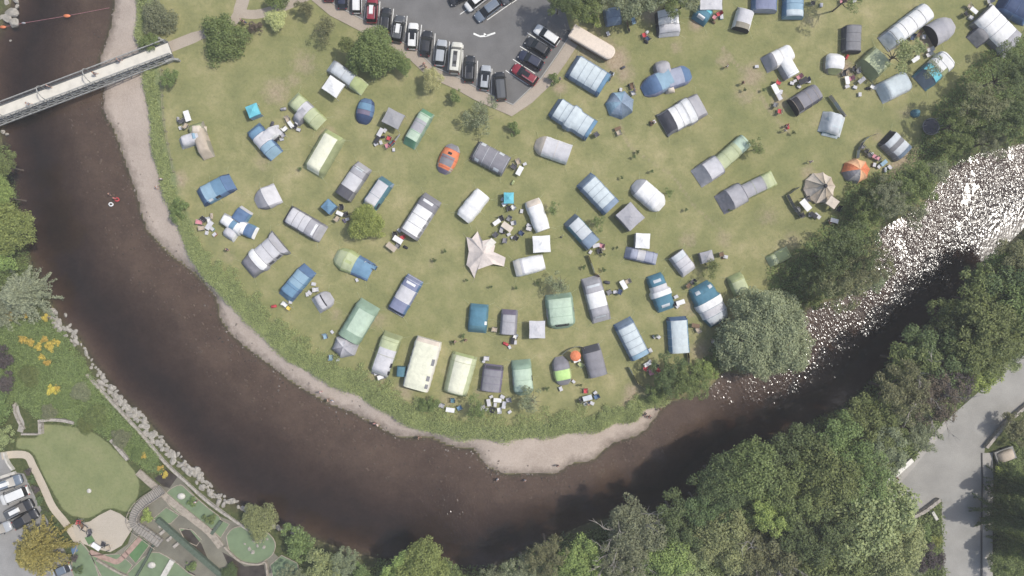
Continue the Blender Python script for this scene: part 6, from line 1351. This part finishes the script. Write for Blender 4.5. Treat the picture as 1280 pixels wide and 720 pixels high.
for x, y, r, lf, kd, h, lb in [
 (278,46,29,'mid','bushy',3.8,"large round bush right of the footbridge end"),(196,22,22,'greygreen','bushy',3.2,"grey green bush at the top of the beach by the bridge"),(186,52,12,'mid','mid',2.5,"small bush squeezed beside the upper wing wall of the bridge"),(213,97,12,'mid','mid',3,"small green bush below the bridge end"),
 (344,23,13,'paleyellow','bushy',3,"pale yellow small tree by the forked path"),(318,36,10,'brown','small',2,"brown green bush between the large bush and the pale yellow tree"),(381,10,11,'olive','mid',3,"olive bush in the path's upper bend"),(404,34,20,'olive','thin',4,"thin olive tree left of the car park"),
 (466,64,31,'mid','round',6,"wide mid green tree overhanging the footpath near the parked cars"),(436,56,13,'mid','mid',5,"small green tree joined to the left of the wide one"),(504,82,10,'mid','bushy',3,"small round tree at the footpath by the car park"),(540,98,13,'paleyellow','bushy',4,"pale yellow small tree on the car park verge"),
 (571,121,10,'mid','small',2.6,"little green tree below the cream camper van"),(602,144,22,'greygreen','thin',4.5,"thin crowned tree below the car park's lowest corner"),(640,160,10,'mid','small',2,"little green bush above the charcoal tent"),(690,98,9,'mid','small',2,"small bush by the red car"),
 (457,278,22,'yellowgreen','round',4.5,"yellow green small tree between the grey tents"),(700,355,18,'greygreen','thin',4.5,"see through tree above the large sage green tent"),(748,278,11,'mid','thin',3,"see through little tree beside the pale blue grey tent"),(693,262,10,'mid','thin',3,"see through sapling right of the white cotton tent"),
 (888,334,14,'mid','thin',3.5,"see through small tree over the tiny pyramid shelter"),(948,184,14,'mid','thin',4,"see through small tree at the lime tunnel tent's end"),(836,240,6,'mid','thin',2,"tiny sapling right of the rounded white tent"),
 (838,470,26,'dark','feather',6,"dark green bank bush near the red chairs"),(864,474,26,'mid','feather',6,"mid green bank bush right beside the dark one"),(884,462,14,'bright','mid',3,"bright green bank bush left of the willow"),(820,488,14,'mid','mid',3,"low green bush at the end of the beach"),
 (900,436,18,'dark','mid',4,"dark bush in the willow's left shade"),(536,506,12,'mid','mid',2.2,"bush at the top of the weeds below the cream frame tent"),(664,502,20,'greygreen','thin',5,"wispy tree on the bank below the pale green tent"),(596,512,17,'mid','thin',4.5,"wispy tree on the bank below the cream roofed tent"),
 (1125,66,24,'pale','thin',7,"thin tree spreading over the white tent with curved poles"),(1168,84,13,'greygreen','thin',5,"thin crown over the teal and white tent"),(1150,60,10,'pale','small',3,"small pale bush between the two top right tents"),
 (726,2,26,'mid','big',7,"mid green tree at the car park's upper right corner"),(700,-4,22,'dark','big',9,"dark tree shading the top of the car park"),(752,-2,16,'greygreen','mid',6,"grey green tree top edge above the grey blue tent"),(800,-2,30,'greygreen','big',8,"grey green tree on the top edge, left of the black and white tent"),(838,-4,22,'mid','big',7,"mid green tree over the black and white tent"),(860,-6,20,'greygreen','big',7,"grey green tree at the top edge left of the teal tent"),
 (742,26,8,'yellowgreen','small',2,"small yellow green bush below the corner tree"),(1066,-8,20,'mid','thin',9,"tree just above the top edge casting long thin shade"),(350,-6,18,'mid','mid',4,"bush at the top edge left of the car park"),
 (222,262,13,'mid','mid',2,"bush in the weeds left of the royal blue tent"),(1268,60,16,'mid','thin',6,"thin tree under the top right family tent"),
 (3,284,34,'bright','round',9,"bright green round tree overhanging the left river edge"),(-8,244,22,'bright','round',9,"bright green tree cut by the left edge above the round one"),(0,206,20,'mid','mid',7,"mid green tree at the left edge below the bridge"),(-2,320,22,'bright','mid',5,"low bright green tree between the round tree and the grey conifer"),
 (28,368,42,'sagecon','conifer',8,"grey green spreading conifer on the left bank"),(-6,386,30,'sagecon','conifer',7,"grey green conifer cut by the left edge"),(46,688,43,'goldconifer','conifer',8,"large golden green conifer over the lower left parking area"),
 (-2,512,20,'mid','mid',3,"green bush at the left edge above the bank path"),(4,548,16,'pale','mid',3,"pale green bush left of the garden lawn"),(0,448,18,'purple','mid',4,"dark purplish tree at the left edge"),(6,478,14,'purple','mid',3,"dark purplish shrub below the purplish tree"),
 (323,652,21,'pale','bushy',3.6,"rounded green bush between rocks and the kidney shaped green"),(372,680,24,'mid','mid',5,"green bush at the bottom left river edge"),(404,704,24,'pale','mid',6,"pale green tree beside the river at the bottom"),(366,722,18,'greygreen','feather',5,"grey green bush at the bottom edge by the golf course"),(432,704,20,'greygreen','feather',6,"grey green tree right of the pale one"),(450,720,16,'mid','mid',6,"small green tree at the bottom edge by the water")]:
    tree(x, y, r, lf, kd, h, lb)
for x, y in [(375,211),(543,325),(584,350),(614,358),(645,360),(672,354),(730,334),(755,337),(771,309),(755,318),(726,481),(684,486),(697,466),(567,428),(579,420),(547,438),(778,222),(815,214),(797,190),(793,196),(955,112),(931,112),(882,330),(820,420),(869,355),(556,314),(992,166),(1037,262),(858,262),(913,262)]:
    tree(x, y, 2.6, 'dark', 'small', 1.1, "tiny dark sapling or tussock dotted on the mown grass of the camping field", "small saplings dotted over the field")
for x, y in [(35,590),(40,600),(45,612),(50,625),(56,640),(68,658),(78,670),(86,684),(93,698),(98,712)]:
    tree(x, y, 5.5, 'purple' if x % 2 else 'dark', 'small', 1.3, "dark low hedge shrub between parking and garden path", "hedge shrubs by the lower left parking")
for x, y, r, lf, lb in [(184,646,9,'yellowgreen',"low yellow green shrub inside the curve of the timber walkway"),(262,648,7,'mid',"small green shrub between boulders and the large putting green"),(240,628,7,'mid',"small green shrub among the boulders by the large putting green"),(106,532,11,'mid',"green shrub above the garden lawn's right end"),(118,520,15,'mid',"green shrub between the pale kerb wall and the lawn"),(150,548,12,'greygreen',"grey green shrub right of the slanting stone wall"),(78,500,12,'mid',"green shrub below the lone gorse on the left bank"),(36,470,13,'mid',"green shrub beside the dark purplish tree"),(100,490,12,'greygreen',"grey green shrub beside the kerb wall's upper end"),(240,706,9,'mid',"green shrub at the bottom of the golf course"),(286,716,10,'dark',"dark shrub at the bottom by the golf stream"),(60,516,10,'greygreen',"grey green shrub just above the curved stone wall"),(172,566,10,'mid',"green shrub near the boulders above the lawn corner")]:
    tree(x, y, r, lf, 'bushy' if r > 9 else 'small', r*S*1.1, lb)
for x, y in [(205,664),(214,672),(222,680),(204,655)]:
    c_ = W(x, y); m = MB(); m.box((c_[0], c_[1], .35), (1.1, .5, .7), .7); tag(m.build("stone_block", M_stone), "rough stone block in the dark recess beside the long green beam", "stone", "stone blocks of the golf stream")
# gorse bushes
for k, (x, y, r) in enumerate([(28,424,6),(38,428,6),(48,434,6),(56,424,5),(64,432,7),(52,446,5),(60,452,6),(72,428,5),(66,488,7),(72,484,5),(206,592,6),(200,586,5),(12,394,6),(30,393,5),(58,398,6),(180,570,4)]):
    tree(x, y, r, 'gorse', 'small', 1.3, "yellow flowering gorse bush on the green left bank" if x < 100 else "yellow bush at the boulder bank's end", "gorse bushes on the left bank" if x < 100 else "yellow bushes by the golf course")

# ---------------------------------------------------------------- rank bank vegetation: uncountable
def weeds(name, npt, inside_fn, hmin, hmax, mat, leaf, seed, tall=1.0):
    r_ = np.random.default_rng(seed); Pn = inside_fn(r_, npt); zz, *_ = height(Pn)
    base = np.sin(Pn[:, 0]*.9)*np.sin(Pn[:, 1]*.8+1)*.5+.5
    k = 4; C = np.repeat(np.stack([Pn[:, 0], Pn[:, 1], zz], 1), k, 0); n = len(C)
    hh_ = np.repeat(hmin+(hmax-hmin)*base, k)*r_.random(n)**.6
    C += np.stack([r_.normal(size=n)*.22, r_.normal(size=n)*.22, hh_], 1)
    N_ = np.stack([r_.normal(size=n), r_.normal(size=n), np.abs(r_.normal(size=n))+1.3], 1)
    V, F = quads(C, N_, leaf, r_, .45); return tag(put(bpy.data.objects.new(name, np_mesh(name, V, F, mat))), kind='stuff')
vw = np.array(vegW)
def strip(r_, n):
    i = r_.integers(2, len(vw)-2, n); t = r_.random(n)[:, None]; p = vw[i]*(1-t)+vw[i+1]*t; dd = vw[i+1]-vw[i]; dd /= np.linalg.norm(dd, axis=1, keepdims=True)+1e-9; nn_ = np.stack([-dd[:, 1], dd[:, 0]], 1)
    f = i/len(vw); wd = np.where(f < .32, 1.7, np.where(f < .36, 2.6, 4.2)); wd = np.where(f > .86, 2.6, wd); wd = wd*(1+.35*np.sin(i*1.7)*np.sin(i*.63))
    o = (r_.random(n)**1.2*wd-.25+.35*np.sin(p[:, 0]*.8+p[:, 1]*.5))[:, None]; return p+nn_*o
weeds("riverside_weeds", 26000, strip, .1, 1.25, LEAF['weed'], .22, 3)
def in_poly(polyW, z=0):
    a = np.array(polyW); lo, hi = a.min(0), a.max(0)
    def f(r_, n):
        q = r_.uniform(lo, hi, (n*3, 2)); q = q[inside(q, polyW)]; return q[:n]
    return f
lbW = Wl([(-20,404),(40,402),(66,400),(84,424),(104,452),(118,478),(150,516),(196,566),(206,590),(186,588),(166,574),(128,540),(92,528),(50,522),(20,498),(-20,540)])
weeds("bank_ground_cover", 24000, in_poly(lbW), .1, 1.1, LEAF['mid'], .26, 4)
weeds("woodland_undergrowth", 26000, in_poly(woodW), .2, 1.6, LEAF['mid'], .42, 5)
weeds("riverside_undergrowth", 14000, in_poly(ripW), .1, .9, LEAF['mid'], .3, 6)
weeds("roadside_undergrowth", 5000, in_poly(Wl([(1244,580),(1300,510),(1300,740),(1244,740)])), .2, 1.0, LEAF['mid'], .3, 8)
weeds("corner_undergrowth", 2200, in_poly(Wl([(1140,654),(1172,636),(1174,740),(1120,740)])), .2, 1.0, LEAF['mid'], .3, 9)
weeds("left_edge_growth", 4000, in_poly(Wl([(-30,170),(4,180),(14,240),(26,300),(40,350),(50,395),(-30,400)])), .2, 1.2, LEAF['mid'], .3, 10)

# ---------------------------------------------------------------- each look-alike gets its own label
ORD = ['first','second','third','fourth','fifth','sixth','seventh','eighth','ninth','tenth','eleventh','twelfth','thirteenth','fourteenth','fifteenth','sixteenth']
bpy.context.view_layer.update()
bylab = {}
for o in COL.objects:
    if o.get("category") and o.get("label"): bylab.setdefault(o["label"], []).append(o)
for lb, os_ in bylab.items():
    n = len(os_)
    if n < 2 or n > 16: continue
    cxs = [o.matrix_world.translation.x for o in os_]; cys = [o.matrix_world.translation.y for o in os_]
    horiz = (max(cxs)-min(cxs)) >= (max(cys)-min(cys)); os_.sort(key=(lambda o: o.matrix_world.translation.x) if horiz else (lambda o: -o.matrix_world.translation.y))
    for k, o in enumerate(os_):
        if len(lb.split()) > 13: lb = lb.replace("camping ", "").replace(" on the field", "").replace("stacked ", "")
        if n == 2: sfx = (("left one", "right one") if horiz else ("upper one", "lower one"))[k]
        else: sfx = f"{ORD[k]} from the {'left' if horiz else 'top'}"
        o["label"] = f"{lb}, {sfx}"
        if len(o["label"].split()) > 16: print('LONG', o.name, o["label"])

# ---------------------------------------------------------------- the summer haze in the air between drone and ground
hm = bpy.data.materials.new("summer_haze"); hm.use_nodes = True; hn = hm.node_tree
for n_ in list(hn.nodes):
    if n_.type != 'OUTPUT_MATERIAL': hn.nodes.remove(n_)
pv = hn.nodes.new("ShaderNodeVolumePrincipled"); pv.inputs["Color"].default_value = (.97,.96,.94,1); pv.inputs["Density"].default_value = 0.0004
hn.links.new(pv.outputs[0], [n_ for n_ in hn.nodes if n_.type == 'OUTPUT_MATERIAL'][0].inputs["Volume"])
hz_ = MB().box((0, 0, 62), (1900, 1900, 136)).build("haze", hm); tag(hz_, kind='stuff')
sc.cycles.volume_bounces = 0
